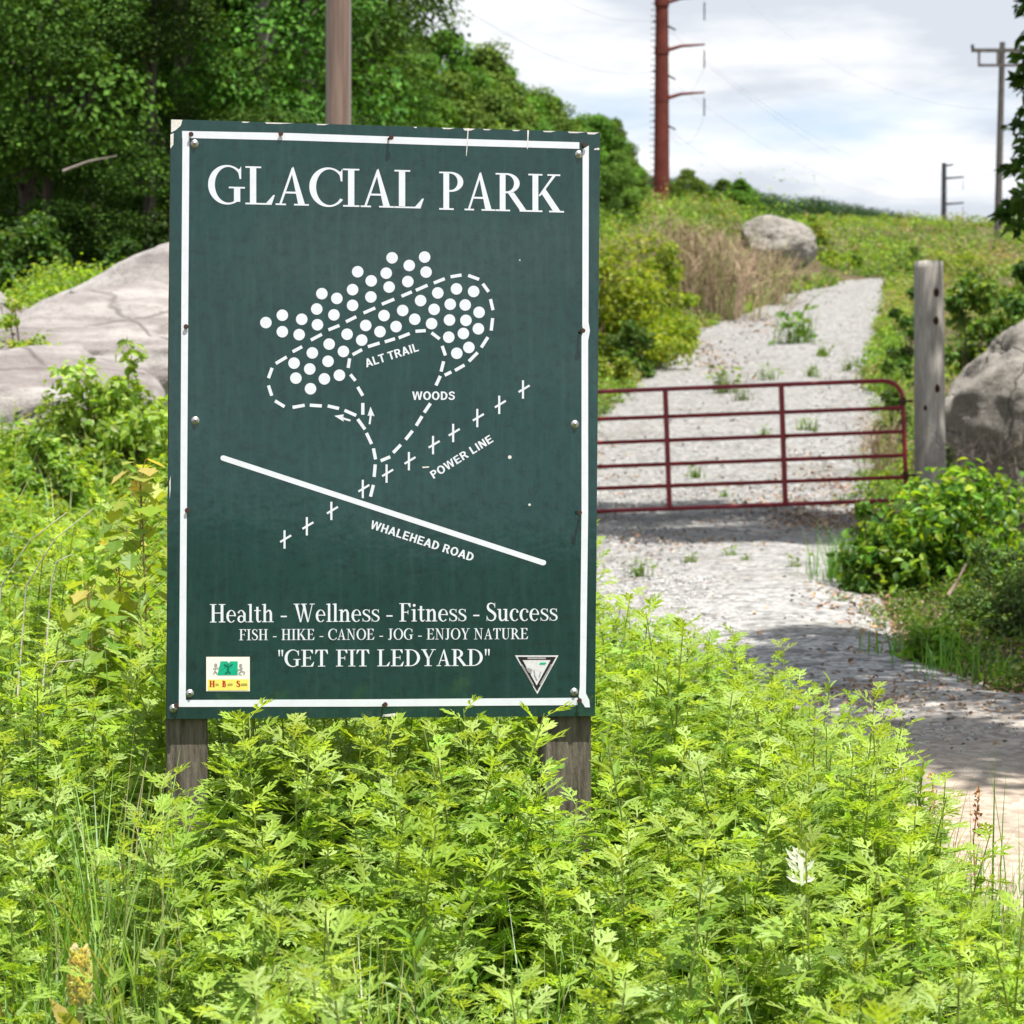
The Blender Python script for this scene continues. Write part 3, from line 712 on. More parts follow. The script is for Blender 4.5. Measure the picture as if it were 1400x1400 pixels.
# ---- trail map
f = Flat()
for x, y in ((363.5, 441), (386, 431), (386, 453.5), (412.5, 436.5), (409, 457.5), (440, 401.5), (460.5, 408), (433, 422.5), (434, 444), (456.5, 430.5), (489, 371.5), (482, 396), (482, 417.5), (507.5, 384), (507, 406),
             (536, 352.5), (528, 373.5), (532, 392.5), (559.5, 363), (557.5, 385), (580.5, 351.5), (582.5, 372), (450, 470.5), (474.5, 457), (494.5, 465), (427, 482.5), (469.5, 480.5), (402, 496.5), (423.5, 504.5), (448.5, 494),
             (404.5, 517), (443.5, 518), (464, 513), (424.5, 531.5), (500, 445), (519.5, 453.5), (525, 431.5), (541.5, 446.5), (550.5, 424.5), (567, 436.5), (575, 411), (590, 442.5), (598.5, 400.5), (593.5, 423),
             (624, 395), (647.5, 398.5), (615.5, 416), (636, 417), (655, 427), (614.5, 437.5), (637, 438), (654, 449.5), (613.5, 461), (633.5, 456), (624.5, 483), (641, 475)):
    f.disc(x, y, 7.9)
DASH = [((489, 372), 0)]
def dash(pts, wd=4.6): f.line(pts, wd)
for a, b in (((377, 497), (392, 488)), ((400, 481), (413, 474)), ((425, 465), (440, 457)), ((449, 451), (464, 445)), ((473, 440), (487, 433)), ((497, 428), (513, 421)), ((522, 416), (539, 409)), ((549, 405), (563, 399)),
             ((568.5, 397), (584.5, 390)), ((593, 387), (608, 381)), ((616, 378.5), (631, 376)), ((640, 376.5), (655, 382)), ((660, 388), (668, 399)), ((670.5, 409), (674, 424)), ((673.5, 435), (671.5, 452)), ((667, 461), (658, 475)),
             ((653, 482), (641, 494)), ((635, 499), (622, 506.5)), ((617, 508.5), (608, 513)), ((372, 503), (367, 517)), ((367, 527), (371.5, 541)), ((376, 548), (389, 556)), ((400, 557), (416.5, 554)), ((423.5, 554), (440, 555)),
             ((448, 555), (463.5, 558.5)), ((471, 561), (487, 568)), ((489, 573), (499, 587)), ((501, 592), (508, 607)), ((510.5, 613), (513.5, 628)), ((513, 635), (511.5, 652)), ((510.5, 663), (506.5, 679)),
             ((482, 485), (495, 478)), ((503, 474), (519, 469)), ((526, 467.5), (540, 463)), ((545, 462), (560, 456)), ((568, 453), (582, 452)), ((590, 455), (601, 463.5)), ((604.5, 473), (609, 486)), ((606.5, 494), (603, 508)), ((602, 514), (596, 527)),
             ((588.5, 551.5), (580, 564)), ((577, 569), (569, 582)), ((564, 589), (554.5, 601)), ((548, 608), (537.5, 619)), ((533.5, 624.5), (520.5, 630)), ((478, 490), (476, 503)), ((479, 512), (486, 520.5)), ((489, 529), (496, 541)), ((496, 551), (496, 567))):
    dash([a, b], 4.4)
for x, y in ((390, 737), (420.5, 719), (454, 698), (497, 668), (529.5, 647), (560, 630), (593, 608), (620.5, 591.5), (653.5, 571), (683.5, 553), (716, 532)):
    f.line([(x - 1, y - 12), (x - 1, y + 13)], 2.8); f.line([(x - 7, y + 4), (x + 8, y - 5)], 2.8)
f.line([(304.5, 626), (743, 769.5)], 7.4); f.disc(305, 626.2, 3.6); f.disc(743, 769.2, 3.6)
f.px([(506.5, 556), (512, 569), (507.5, 567), (502.5, 568.5)]); f.line([(507, 566), (505.3, 580)], 2.6)
f.px([(457, 568.5), (470, 566.5), (467, 571), (470, 576.5)]); f.line([(467, 571.5), (479, 575)], 2.6)
f.build('trail_map_drawing', M_WHITE)
# block capitals of the map, bold grotesque drawn from strokes
q_ = .19
SG = {
 'A': (.80, [[(0, 0), (.21, 0), (.49, 1), (.30, 1)], [(.58, 0), (.79, 0), (.49, 1), (.30, 1)], rc(.2, .22, .6, .38)]),
 'L': (.66, [rc(.06, 0, .06 + q_, 1), rc(.06, 0, .62, .165)]), 'T': (.68, [rc(.245, 0, .435, 1), rc(.02, .835, .66, 1)]), 'I': (.34, [rc(.075, 0, .265, 1)]),
 'E': (.72, [rc(.06, 0, .25, 1), rc(.06, 0, .67, .165), rc(.06, .835, .66, 1), rc(.06, .43, .62, .59)]),
 'H': (.78, [rc(.06, 0, .25, 1), rc(.53, 0, .72, 1), rc(.2, .43, .6, .60)]), 'N': (.78, [rc(.06, 0, .24, 1), rc(.54, 0, .72, 1), [(.06, 1), (.26, 1), (.72, 0), (.52, 0)]]),
 'W': (1.08, [[(.0, 1), (.19, 1), (.37, 0), (.20, 0)], [(.44, 1), (.56, 1), (.37, 0), (.22, 0)], [(.48, 1), (.62, 1), (.84, 0), (.68, 0)], [(.87, 1), (1.06, 1), (.86, 0), (.69, 0)]]),
 'O': (.86, [ring(.42, .5, .40, .52, .42, .5, .20, .35, 0, 360, 40)]), 'D': (.80, [rc(.06, 0, .25, 1), ring(.30, .5, .45, .5, .30, .5, .25, .335, -90, 90), rc(.2, 0, .31, .165), rc(.2, .835, .31, 1)]),
 'P': (.72, [rc(.06, 0, .25, 1), ring(.36, .70, .32, .30, .36, .70, .13, .14, -90, 90), rc(.2, .84, .37, 1), rc(.2, .40, .37, .56)]),
 'R': (.80, [rc(.06, 0, .25, 1), ring(.38, .71, .32, .29, .38, .71, .13, .13, -90, 90), rc(.2, .84, .39, 1), rc(.2, .42, .39, .58), [(.36, .46), (.55, .46), (.78, 0), (.56, 0)]]),
 'S': (.72, [stk([(.60, .74), (.50, .90), (.33, .92), (.16, .83), (.17, .65), (.34, .55), (.54, .44), (.58, .25), (.46, .10), (.30, .08), (.14, .14), (.09, .30)], [.17] * 12, 4)]), ' ': (.30, [])}
def sans(text, cx, cy, w_px, h_px, ang, name):
    f = Flat(); sp = .03; tot = sum(SG[c][0] + sp for c in text) - sp; sx = w_px / tot; a = R(ang); cur = [0.0]
    def m(p): x = (cur[0] + p[0]) * sx - w_px / 2; y = (p[1] - .5) * h_px; return (cx + x * math.cos(a) - y * math.sin(a), cy - (x * math.sin(a) + y * math.cos(a)))
    for ch in text:
        for pc in SG[ch][1]:
            if isinstance(pc, tuple): f.strip([m(q) for q in pc[1]], [m(q) for q in pc[2]])
            else: f.px([m(q) for q in pc])
        cur[0] += SG[ch][0] + sp
    return f.build(name, M_WHITE)
sans('ALT TRAIL', 535.5, 485.5, 76, 11.5, 17.5, 'map_lettering'); sans('WOODS', 593, 541, 59, 11.5, 0, 'map_lettering')
sans('POWER LINE', 631, 624.5, 98, 11, 32, 'map_lettering'); sans('WHALEHEAD ROAD', 577.5, 739.5, 148, 11.5, -18, 'map_lettering')

# ---- small picture plate, lower left
f = Flat(.0006); f.px([(282, 898), (341.5, 898), (341.5, 945), (282, 945)]); plate = f.build('picture_plate', M_CREAM)
f = Flat(.0010); f.px([(284, 929), (340, 928.5), (340, 943.5), (284, 944)]); f.build('yellow_band', M_YELLOW, plate)
f = Flat(.0010); f.px([(301.5, 904), (311, 904), (313, 908), (315, 904), (325, 904), (325, 923), (314, 923), (297, 923)]); f.build('green_book', M_TEAL, plate)
f = Flat(.0014); f.line([(311.8, 910), (311.8, 919)], 3); f.line([(311.8, 918), (308, 921)], 2); f.line([(311.8, 918), (315.5, 921)], 2)
f.line([(306, 908), (311, 911)], 1.6); f.line([(318, 908), (313, 911)], 1.6); f.build('book_figure', M_DTEAL, plate)
f = Flat(.0014); f.disc(295, 909, 2.2, 10); f.line([(295, 911), (294, 917), (292, 921)], 1.5); f.line([(294, 917), (297, 921)], 1.4); f.line([(291, 914), (299, 913)], 1.2); f.build('small_figure', M_LILAC, plate)
f = Flat(.0014); f.disc(329, 909.5, 2.2, 10); f.line([(329, 912), (330, 917), (326, 921)], 1.6); f.line([(330, 917), (335, 919), (333, 922)], 1.5); f.line([(325, 916), (332, 913)], 1.3); f.line([(327, 922), (331, 922.5)], 1.2); f.build('small_figure', M_LILAC, plate)
for ch_, xa, xb in (('H', 286, 293.5), ('B', 303.5, 308.5), ('S', 323, 328)):
    f = Flat(.0014); serif(f, ch_, xa, xb, 938.6, 8.2); serif(f, ch_, xa + .9, xb + .9, 938.9, 8.2); f.build('red_initial', M_RED, plate)
f = Flat(.0014)
for x0, x1 in ((294.5, 299), (311, 318), (329.5, 338)): f.px([(x0, 934.5), (x1, 934.2), (x1, 937), (x0, 937.2)])
f.build('small_print', M_OLIVE, plate)
# ---- triangular emblem, lower right
f = Flat(.0006); f.px([(704, 896), (763.5, 896), (734.5, 949)]); tri = f.build('triangle_emblem', M_SILVER)
f = Flat(.0010); f.px([(707.5, 898), (760, 898), (734.2, 945)]); f.build('black_band', M_BLACK, tri)
f = Flat(.0014); f.px([(714.5, 902.5), (752.5, 902.5), (733.6, 937)]); f.build('pale_field', M_SILVER, tri)
f = Flat(.0018); f.line([(721, 899.9), (746, 899.9)], 2.6); f.line([(713, 908), (729, 936)], 1.6); f.line([(754, 908), (738, 936)], 1.6)
f.px([(718, 912), (728, 915), (726, 921), (722, 919)]); f.line([(730, 916), (731, 924), (734, 930)], 1.8); f.line([(739, 918), (737, 926)], 1.4); f.build('grey_print_marks', M_LILAC, tri)
f = Flat(.0018); f.px([(738, 906), (747, 905.5), (745, 908.5), (737, 908.5)]); f.build('green_print_mark', M_TEAL, tri)

# ------------------------------------------------------------------ gate and its post
GD = 25.0
def bend(cx, cz, r, a0, a1, n=7): return [(cx + r * math.cos(a), 0, cz + r * math.sin(a)) for a in np.linspace(a0, a1, n)]
g0 = W(1240, 700, GD); gz = tz(g0.x, g0.y)
gate = empty('farm_gate', (g0.x, g0.y, gz), 'dark red tubular steel farm gate closed across the gravel track', 'gate')
gate.rotation_euler = (0, R(2.15), R(178.5))            # local +x runs left from the hinge side, sagging a little
top = W(1240, 519.5, GD).z - gz; bot = top - 1.235; r_ = .0235; LEN = 4.75
def gtube(name, path, r=r_, sides=12):
    b = Buf(); b.add(*tube(path, r, sides)); o = b.build(name, M_GATE, gate, True); return o
path = [(LEN, 0, bot + .2)] + bend(LEN - .2, top - .2, .2, 0, math.pi / 2) + bend(.2, top - .2, .2, math.pi / 2, math.pi) + bend(.2, bot + .2, .2, math.pi, 1.5 * math.pi) + bend(LEN - .2, bot + .2, .2, 1.5 * math.pi, 2 * math.pi)
gtube('frame', path)
for dz in (.285, .530, .775, 1.0): gtube('rail', [(.02, 0, top - dz), (LEN - .02, 0, top - dz)], .021)
for xx in (1.245, 2.44, 3.63): 
    b = Buf(); V, F = box_arrays(xx - .026, xx + .026, -.028, .028, bot, top); b.add(V, F); b.build('upright', M_GATE, gate)
for zz in (top - .22, bot + .25):
    b = Buf(); b.add(*tube([(.05, 0, zz), (-.10, 0, zz)], .014, 8)); b.add(*tube([(.0, 0, zz - .04), (.0, 0, zz + .04)], .032, 10)); b.build('hinge', M_RUST, gate, True)
pp = W(1268.5, 640, 25.2)
gp = empty('gate_post', (pp.x, pp.y, tz(pp.x, pp.y)), 'thick round grey weathered timber post at the hinge end of the red gate', 'post')
b = Buf(); ht = W(1266, 358, 25.2).z - gp.location.z; rng = np.random.default_rng(5)
prof = [(.168, -.3), (.165, .3), (.158, ht * .5), (.150, ht - .02), (.143, ht), (.05, ht + .004), (0.0, ht + .003)]
zz = [p[1] for p in prof]; dense = [(np.interp(z, zz[:5], [p[0] for p in prof[:5]]), z) for z in np.linspace(-.3, ht, 40)] + prof[5:]
V, F = lathe(dense, 40); a = np.arctan2(V[:, 1], V[:, 0])
k = 1 + .02 * np.sin(a * 3 + .5) + .012 * np.sin(a * 7 + V[:, 2]) - .10 * np.exp(-((a + 1.62) / .03) ** 2) - .06 * np.exp(-((a + .95) / .03) ** 2)
V[:, 0] *= k; V[:, 1] *= k; V[:, 0] += -.012 * V[:, 2] + .03; b.add(V, F); b.build('shaft', M_GATEPOST, gp, True)
for a0, z0 in ((-1.2, ht - .33), (-1.25, ht - .62), (-1.2, ht - 1.32), (-1.95, ht - 1.52)):
    b = Buf(); V, F = lathe([(0, .006), (.018, .005), (.03, 0), (.034, -.02)], 12)
    V = np.stack([V[:, 0], -V[:, 2], V[:, 1] * 1.5], 1) @ rotz(a0 + math.pi / 2).T + np.array([.157 * math.cos(a0) - .012 * z0 + .03, .157 * math.sin(a0), z0]); b.add(V, F); b.build('knot', M_RUST, gp, True)

b = Buf()
for i in range(9):
    a0 = i / 8; cxx, czz = .06 - .26 * a0, top - .62 - .10 * math.sin(a0 * math.pi)
    lp = [(cxx + .020 * math.cos(q), (.012 * math.sin(q) if i % 2 else 0) - .03 , czz + (0 if i % 2 else .012 * math.sin(q))) for q in np.linspace(0, 2 * math.pi, 11)]
    b.add(*tube(lp, .004, 5, False))
b.build('chain', M_STEEL, gate, True)

# ------------------------------------------------------------------ poles and lines
p0 = G(463.5, 23.5)
up = empty('utility_pole', p0, 'thick brown wooden pole with grey edges rising behind the sign', 'utility pole')
b = Buf(); V, F = lathe([(.116 + .010 * (1 - i / 30), -.4 + i * .4) for i in range(31)], 28); V[:, 0] += V[:, 2] * .0033 - .010; b.add(V, F); b.build('shaft', M_POLE, up, True)

def insulator(parent, p, ln=1.1, r=.07, n=9, mat=None):
    prof = [];
    for i in range(n): z = -ln * i / n; prof += [(r * .45, z), (r, z - ln / n * .35), (r * .45, z - ln / n * .7)]
    b = Buf(); V, F = lathe(prof, 8); b.add(V + np.array(p), F); return b.build('insulator', mat or M_GREYSTEEL, parent, True)
PD = 150.0
pb = G(904, PD)
py_ = empty('transmission_pole', pb, 'rust brown steel transmission pole with arms and step bolts on the hillside', 'pylon')
def zpx(py): return W(904, py, PD).z - pb.z
H_top = zpx(-160)
b = Buf(); b.add(*lathe([(.50 - .17 * max(0, z) / H_top, z) for z in np.linspace(-1, H_top, 14)], 12)); b.build('shaft', M_PYLON, py_, True)
for i in range(34):
    b = Buf(); z = 1.2 + i * .38; rr = .50 - .17 * z / H_top
    b.add(*tube([(-rr * .96, -.05, z), (-rr - .28, -.05, z)], .028, 5)); b.build('step_bolt', M_PYLON, py_)
for ya in (130, 65, 0, -68):
    zb = zpx(ya + 6); zt = zpx(ya - 2)
    b = Buf(); b.add(*tube([(.3, 0, zb), (1.2, 0, zb + (zt - zb) * .72), (2.65, 0, zt)], [.13, .10, .06], 8)); b.add(*lathe([(.46, zb - .25), (.46, zb + .25)], 12)); arm = b.build('arm', M_PYLON, py_, True)
    insulator(py_, (2.62, 0, zt - .35), 1.15)
for ya in (40, 107, 175, -25):
    zc_ = zpx(ya - 8); zd = zpx(ya + 4)
    for sgn, px_ in ((-1, -.55), (1, .85)):
        b = Buf(); z_ = zc_ if sgn < 0 else zd
        b.add(*tube([(sgn * .3, -.05, z_ + .3 * (sgn > 0)), (px_, -.1, z_)], [.07, .05], 8)); b.build('bracket', M_GREYSTEEL, py_, True)
# distribution pole at right
DP = 120.0; db = G(1362, DP); dpe = empty('distribution_pole', db, 'grey wooden pole carrying a double crossarm above the leaves at right', 'utility pole')
def dz(py): return W(1364, py, DP).z - db.z
b = Buf(); b.add(*lathe([(.19 - .05 * i / 10, -.5 + (dz(60) + .5) * i / 10) for i in range(11)], 14)); sh = b.build('shaft', M_DARKWOOD, dpe, True)
sh.rotation_euler = (0, R(1.2), 0)
m1 = 120.0 / FPX
def dbox(name, x0, x1, y0, y1, th=.09):
    b = Buf(); b.add(*box_arrays(x0 * m1, x1 * m1, -.05 - th, -.05, dz(y1), dz(y0))); return b.build(name, M_DARKWOOD, dpe)
dbox('crossarm', -37, 46, 69, 74); dbox('crossarm', -28, 42, 90, 93.5)
for x0 in (-28, -2.5, 24): dbox('brace', x0, x0 + 3, 74, 90, .08)
for x0 in (-35.5, 44): b = Buf(); b.add(*lathe([(.05, dz(69)), (.11, dz(67)), (.06, dz(65.5)), (.09, dz(64)), (.0, dz(63))], 10)); V = b.v[0]; V[:, 0] += x0 * m1; V[:, 1] -= .1; b.build('insulator', M_GREYSTEEL, dpe, True)
# far pole on the skyline
FD = 345.0; fb = G(1289, FD); fp = empty('distant_pole', fb, 'small dark steel pole with three side arms standing on the far skyline', 'pylon')
def fz(py): return W(1289, py, FD).z - fb.z
b = Buf(); b.add(*lathe([(.42, -1), (.34, fz(224))], 10)); b.build('shaft', M_GREYSTEEL, fp, True)
m2 = FD / FPX
for ya, ln in ((226, 13), (243, 27), (278, 27)):
    b = Buf(); b.add(*tube([(0, 0, fz(ya + 2)), (ln * m2, 0, fz(ya))], [.17, .12], 6)); b.build('arm', M_GREYSTEEL, fp, True)
    if ln > 20: insulator(fp, (ln * m2 - .1, 0, fz(ya + 5)), 1.4, .06, 5)
def wire(a, c, sag, r, label, n=40):
    a, c = Vector(a), Vector(c); P = [a.lerp(c, t) - Vector((0, 0, sag * 4 * t * (1 - t))) for t in np.linspace(0, 1, n)]
    b = Buf(); d = [max(r, .00011 * p.y) for p in P]; b.add(*tube([tuple(p) for p in P], [r] * n, 5)); o = b.build('power_line', M_WIRE, None, True)
    return tag(o, label, 'power line', 'overhead power lines')
WR = .009
wire(W(560, -40, 78), W(893, 98, PD), 1.2, WR, 'overhead cable from top centre down to the middle of the rust brown pole')
wire(W(690, -50, 95), W(893, 27, PD), .8, WR, 'overhead cable meeting the rust brown pole near its visible top')
wire(W(700, 118, 100), W(893, 166, PD), 1.0, WR, 'faint overhead cable meeting the rust brown pole below its lower arm')
wire(W(912, 176, PD), W(1287, 296, FD), 4.0, WR, 'lowest overhead cable running from the rust brown pole to the far pole')
wire(W(912, 108, PD), W(1287, 268, FD), 3.0, WR, 'middle overhead cable running from the rust brown pole to the far pole')
wire(W(912, 40, PD), W(1287, 236, FD), 3.0, WR, 'upper overhead cable running from the rust brown pole to the far pole')
wire(W(963, 86, PD), W(1314, 258, FD), 3.0, WR, 'overhead cable hanging from the upper arm of the rust brown pole')
wire(W(1000, -20, PD), W(1362, 150, DP + 2), 1.8, WR * .8, 'thin overhead cable descending toward the crossarm pole at right')
for ya in (68, 136):
    a = W(962, ya + 26, PD); c = W(912, ya + 40, PD); wire(a, c, 1.3, WR, 'looped jumper cable hanging under an arm of the rust brown pole', 14)['group'] = 'jumper loops on the rust brown pole'

# ------------------------------------------------------------------ rocks
def rock(name, loc, size, seed, mat, label, cut=None, sub=6, amp=.16, rz=0.0, tilt=(0, 0), freq=1.4, ridge=0.0, facets=0):
    import bmesh
    rr_ = np.random.default_rng(seed + 60); PL = [(Vector(q).normalized(), h) for q, h in zip(rr_.normal(size=(max(facets, 1), 3)), rr_.uniform(.72, .98, max(facets, 1)))]
    bm = bmesh.new(); bmesh.ops.create_icosphere(bm, subdivisions=sub, radius=1.0); off = Vector((seed * 7.3, seed * 3.1, seed * 1.7))
    for v in bm.verts:
        d = v.co.normalized(); p = d * freq + off
        n = mnoise.fractal(p, 1.0, 2.1, 5) * amp + mnoise.noise(d * .8 + off) * amp * 1.2
        c_ = mnoise.cell(d * 2.3 + off + Vector((mnoise.noise(d * 3 + off),) * 3) * .2) * amp * .35
        base_r = 1.0
        if facets:
            for pn, ph in PL:
                q = pn.dot(d)
                if q > .05: base_r = min(base_r, ph / q)
        v.co = d * (base_r + n + c_ * .6)
        if ridge: v.co *= 1 - ridge * max(0, mnoise.noise(Vector((d.x * 1.2, d.y * 1.2, d.z * 7 + d.x * 2.5)) + off)) 
        if cut: v.co.z = max(v.co.z, cut)
    M = Matrix.Rotation(rz, 4, 'Z') @ Matrix.Rotation(tilt[0], 4, 'X') @ Matrix.Rotation(tilt[1], 4, 'Y') @ Matrix.Diagonal((*size, 1))
    bm.transform(M); me = bpy.data.meshes.new(name); bm.to_mesh(me); bm.free()
    for p in me.polygons: p.use_smooth = True
    me.materials.append(mat); o = bpy.data.objects.new(name, me); C.objects.link(o); o.location = loc
    return tag(o, label, 'rock')
c = W(255, 575, 18.4); rock('rock_ledge', (c.x, c.y, c.z), (2.75, 2.1, 1.25), 1, M_ROCK_PALE, 'large pale smooth rock ledge sloping down behind the left edge of the sign', amp=.05, tilt=(0, R(-16)), freq=1.5, ridge=.12, facets=9)
c = W(95, 560, 16.9); rock('rock_ledge', (c.x, c.y, c.z - .1), (1.55, 1.3, .80), 6, M_ROCK_PALE, 'middle pale rock shoulder joining the big ledge to the lower slab', amp=.05, tilt=(0, R(-24)), freq=1.5, ridge=.10, facets=8)
c = W(15, 575, 15.0); rock('rock_ledge', (c.x, c.y, c.z - .25), (.95, 1.0, .66), 2, M_ROCK_PALE, 'lower pale rock slab at the left border below the shrubs', amp=.09, tilt=(0, R(-22)))
c = W(-40, 450, 20.5); rock('rock_ledge', (c.x, c.y, c.z - .1), (.62, .9, .52), 3, M_ROCK_PALE, 'small pale rounded rock in the top corner of the left slope under the trees', amp=.1)
c = W(1062, 322, 84); rock('boulder', (c.x, c.y, c.z - .35), (1.4, 1.2, 1.0), 4, M_ROCK_GREY, 'grey humped boulder on the hillside above the dry brush', amp=.10, tilt=(0, R(8)), freq=1.7, facets=11)
c = W(1462, 560, 27.2); rock('boulder', (c.x, c.y, c.z - .2), (1.6, 1.2, 1.62), 5, M_ROCK_GREY, 'big cracked grey boulder right beside the timber gate post', amp=.075, rz=.4, freq=1.9, facets=16, ridge=.05)

# ------------------------------------------------------------------ trees
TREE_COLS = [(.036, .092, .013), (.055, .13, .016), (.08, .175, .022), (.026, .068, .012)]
def tree_proto(seed, H, rad, base, n_l, per, size, cols, pale=False, lrad=(.55, 1.0), squash=1.0, top=1.0):
    """tree Empty > trunk, crown.  Crown: leaf blades in many overlapping clumps on real limbs"""
    rng = np.random.default_rng(seed)
    ch = H - base; lumps = []; bt = Buf()
    lean = rng.normal(size=2) * .25
    tp = [(lean[0] * t * t + .12 * math.sin(3 * t + seed), lean[1] * t * t, H * .9 * t) for t in np.linspace(0, 1, 10)]
    r0 = .011 * H + .02
    bt.add(*tube(tp, [r0 * (1.25 if i == 0 else 1) * (1 - .85 * i / 9) for i in range(10)], 9))
    for i in range(n_l):
        u = rng.random() ** .9; z = base + ch * u
        prof = math.sin(math.pi * min(1, .16 + .84 * u) ** .85) ** .7 * (1 - .25 * u) if u < .98 else .2
        a = rng.uniform(0, 6.283); rr = rad * prof * rng.uniform(.35, 1.0)
        lr = rng.uniform(*lrad) * (1.0 if u < .8 else .8)
        c = (tp[-1][0] * u + rr * math.cos(a), tp[-1][1] * u + rr * math.sin(a), z)
        lumps.append((*c, lr * rng.uniform(.85, 1.3), lr * rng.uniform(.85, 1.3), lr * rng.uniform(.38, .6) * squash))
        if i % 2 == 0:
            k = min(9, max(1, int(9 * (z - rr * .55) / (H * .9)))); s = np.array(tp[k]); e = np.array(c); mid = (s + e) / 2 + np.array([0, 0, .12 * rr])
            bt.add(*tube([s, mid, e], [r0 * .32 * (1 - .6 * u), r0 * .2 * (1 - .5 * u), .012], 6))
    e = bpy.data.objects.new('tree', None); C.objects.link(e)
    bt.build('trunk', M_BARK_PALE if pale else M_BARK, e, True)
    bl = Buf(); bl.add(*cloud(rng, lumps, per, size, cols, None, .66, 1.0)); bl.build('crown', M_TREE, e)
    return e, H
DEEP_SHADE = [(.034, .086, .012), (.055, .13, .017), (.085, .18, .024), (.022, .058, .010)]  # darker greens, shade between the crowns put into the leaf colour
PROTO = [tree_proto(11, 12, 3.0, .3, 36, 1050, .10, DEEP_SHADE, lrad=(.75, 1.3)), tree_proto(12, 13, 2.7, .7, 34, 1050, .10, DEEP_SHADE, lrad=(.75, 1.3)), tree_proto(13, 11, 2.9, .6, 34, 1050, .105, [(.065, .15, .018), (.095, .20, .026), (.045, .11, .014)], lrad=(.7, 1.2)),
         tree_proto(14, 13, 2.3, 1.2, 30, 950, .10, [(.05, .115, .018), (.07, .15, .024), (.036, .085, .014)], True, lrad=(.7, 1.15)),
         tree_proto(15, 8, 3.3, .3, 110, 270, .17, [(.105, .215, .025), (.14, .27, .034), (.075, .16, .022)], lrad=(.38, .8), squash=1.6),
         tree_proto(16, 7, 3.2, .2, 100, 270, .17, [(.12, .22, .032), (.17, .27, .05), (.085, .17, .028)], lrad=(.38, .8), squash=1.6)]
used = set()
def tree(k, loc, h, label, group, wide=1.0, rz=None):
    p, H = PROTO[k]; s = h / H; rz = random.uniform(0, 6.28) if rz is None else rz
    if k not in used:
        used.add(k); o = p; o.location = loc; o.rotation_euler = (0, 0, rz); o.scale = (s * wide, s * wide, s)
    else: o = copy_tree(p, loc, rz, (s * wide, s * wide, s))
    tag(o, label, 'tree', group); return o
random.seed(4)
WOODS = 'tall trees of the dark wood at top left'
FRONT = 'trees at the front edge of the dark wood at top left'
lab_f = {}
for px, d, h, k, wd, lab in (
    (35, 27, 9, 2, .85, 'broad bushy tree with bright lit leaves at the far left edge of the wood'),
    (132, 31, 11, 0, .8, 'dark green tree in the wood above the pale rock ledge'),
    (255, 30, 11, 2, .85, 'tree with light maple-like foliage right above the top left corner of the sign'),
    (352, 33, 12, 3, .9, 'tree with a thin pale leaning trunk between the sign top and the brown pole'),
    (418, 37, 12, 1, .9, 'dark tree directly left of the thick brown pole'),
    (506, 42, 4.5, 2, 1.25, 'bright green tree directly right of the thick brown pole')):
    tree(k, G(px, d), h, lab, FRONT, wd)
tree(0, G(70, 26.5), 4.6, 'low leafy tree whose branches reach down to the rocks at the wood edge', FRONT, 1.25)
tree(1, G(205, 28.0), 5.0, 'low dark tree filling the wood edge between the pale rock and the sign', FRONT, 1.3)
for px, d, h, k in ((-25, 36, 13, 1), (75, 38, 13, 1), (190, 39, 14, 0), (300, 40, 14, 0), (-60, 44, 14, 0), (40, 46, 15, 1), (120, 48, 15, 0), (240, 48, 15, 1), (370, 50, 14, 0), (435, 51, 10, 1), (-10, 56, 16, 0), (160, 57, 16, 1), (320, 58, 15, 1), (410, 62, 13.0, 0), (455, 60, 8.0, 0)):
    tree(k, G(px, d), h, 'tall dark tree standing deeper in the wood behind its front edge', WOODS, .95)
SLOPE = 'trees of the green bank sloping down toward the rust brown pole'
for px, d, top_py, k, wd in ((535, 62, 36, 4, .9), (572, 70, 62, 4, .9), (618, 80, 58, 4, .9), (655, 84, 80, 5, .9), (688, 88, 102, 4, .9), (722, 94, 138, 5, 1.0), (752, 98, 142, 4, .9), (790, 102, 170, 5, .9), (822, 98, 166, 4, .8), (842, 106, 170, 4, .75), (858, 110, 214, 5, .7),
                             (600, 66, 120, 5, .9), (680, 76, 140, 5, .9), (760, 84, 190, 4, .9), (838, 92, 215, 5, .8)):
    loc = G(px, d); h = W(px, top_py, d).z - loc.z
    tree(k, loc, max(h, 2.5) * 1.02, 'rounded leafy tree on the green bank between the sign top and the rust brown pole', SLOPE, wd * 8 / max(h, 5) * .8)
HILL = 'low bushy trees on the hillside right of the rust brown pole'
for px, d, top_py, k in ((940, 158, 240, 5), (958, 162, 250, 4), (985, 150, 262, 4), (1010, 170, 268, 5), (1010, 140, 280, 4)):
    loc = G(px, d); h = max(3.0, W(px, top_py, d).z - loc.z)
    tree(k, loc, h, 'low light green bushy tree on the hillside beyond the rust brown pole', HILL, 1.25)
# far wooded ridge: one mass
rng = np.random.default_rng(77); b = Buf(); lumps = []
for px in np.arange(880, 1270, 2.6):
    d = rng.uniform(300, 345); ty = np.interp(px, [880, 960, 1010, 1050, 1085, 1120, 1165, 1200, 1240, 1270], [238, 252, 254, 264, 270, 270, 281, 284, 292, 302]) + rng.uniform(-4, 5)
    tp = W(px, ty, d); r1 = rng.uniform(1.3, 2.6); lumps.append((tp.x, tp.y, tp.z - r1, r1, r1, r1)); lumps.append((tp.x, tp.y - 2, tp.z - r1 * 2.6, r1 * 1.2, r1 * 1.2, r1 * 1.3))
b.add(*cloud(rng, lumps, 330, .28, [(.03, .07, .022), (.042, .09, .026), (.026, .06, .022)], None, .7, .6)); tag(b.build('ridge_woods', M_TREE), kind='stuff')

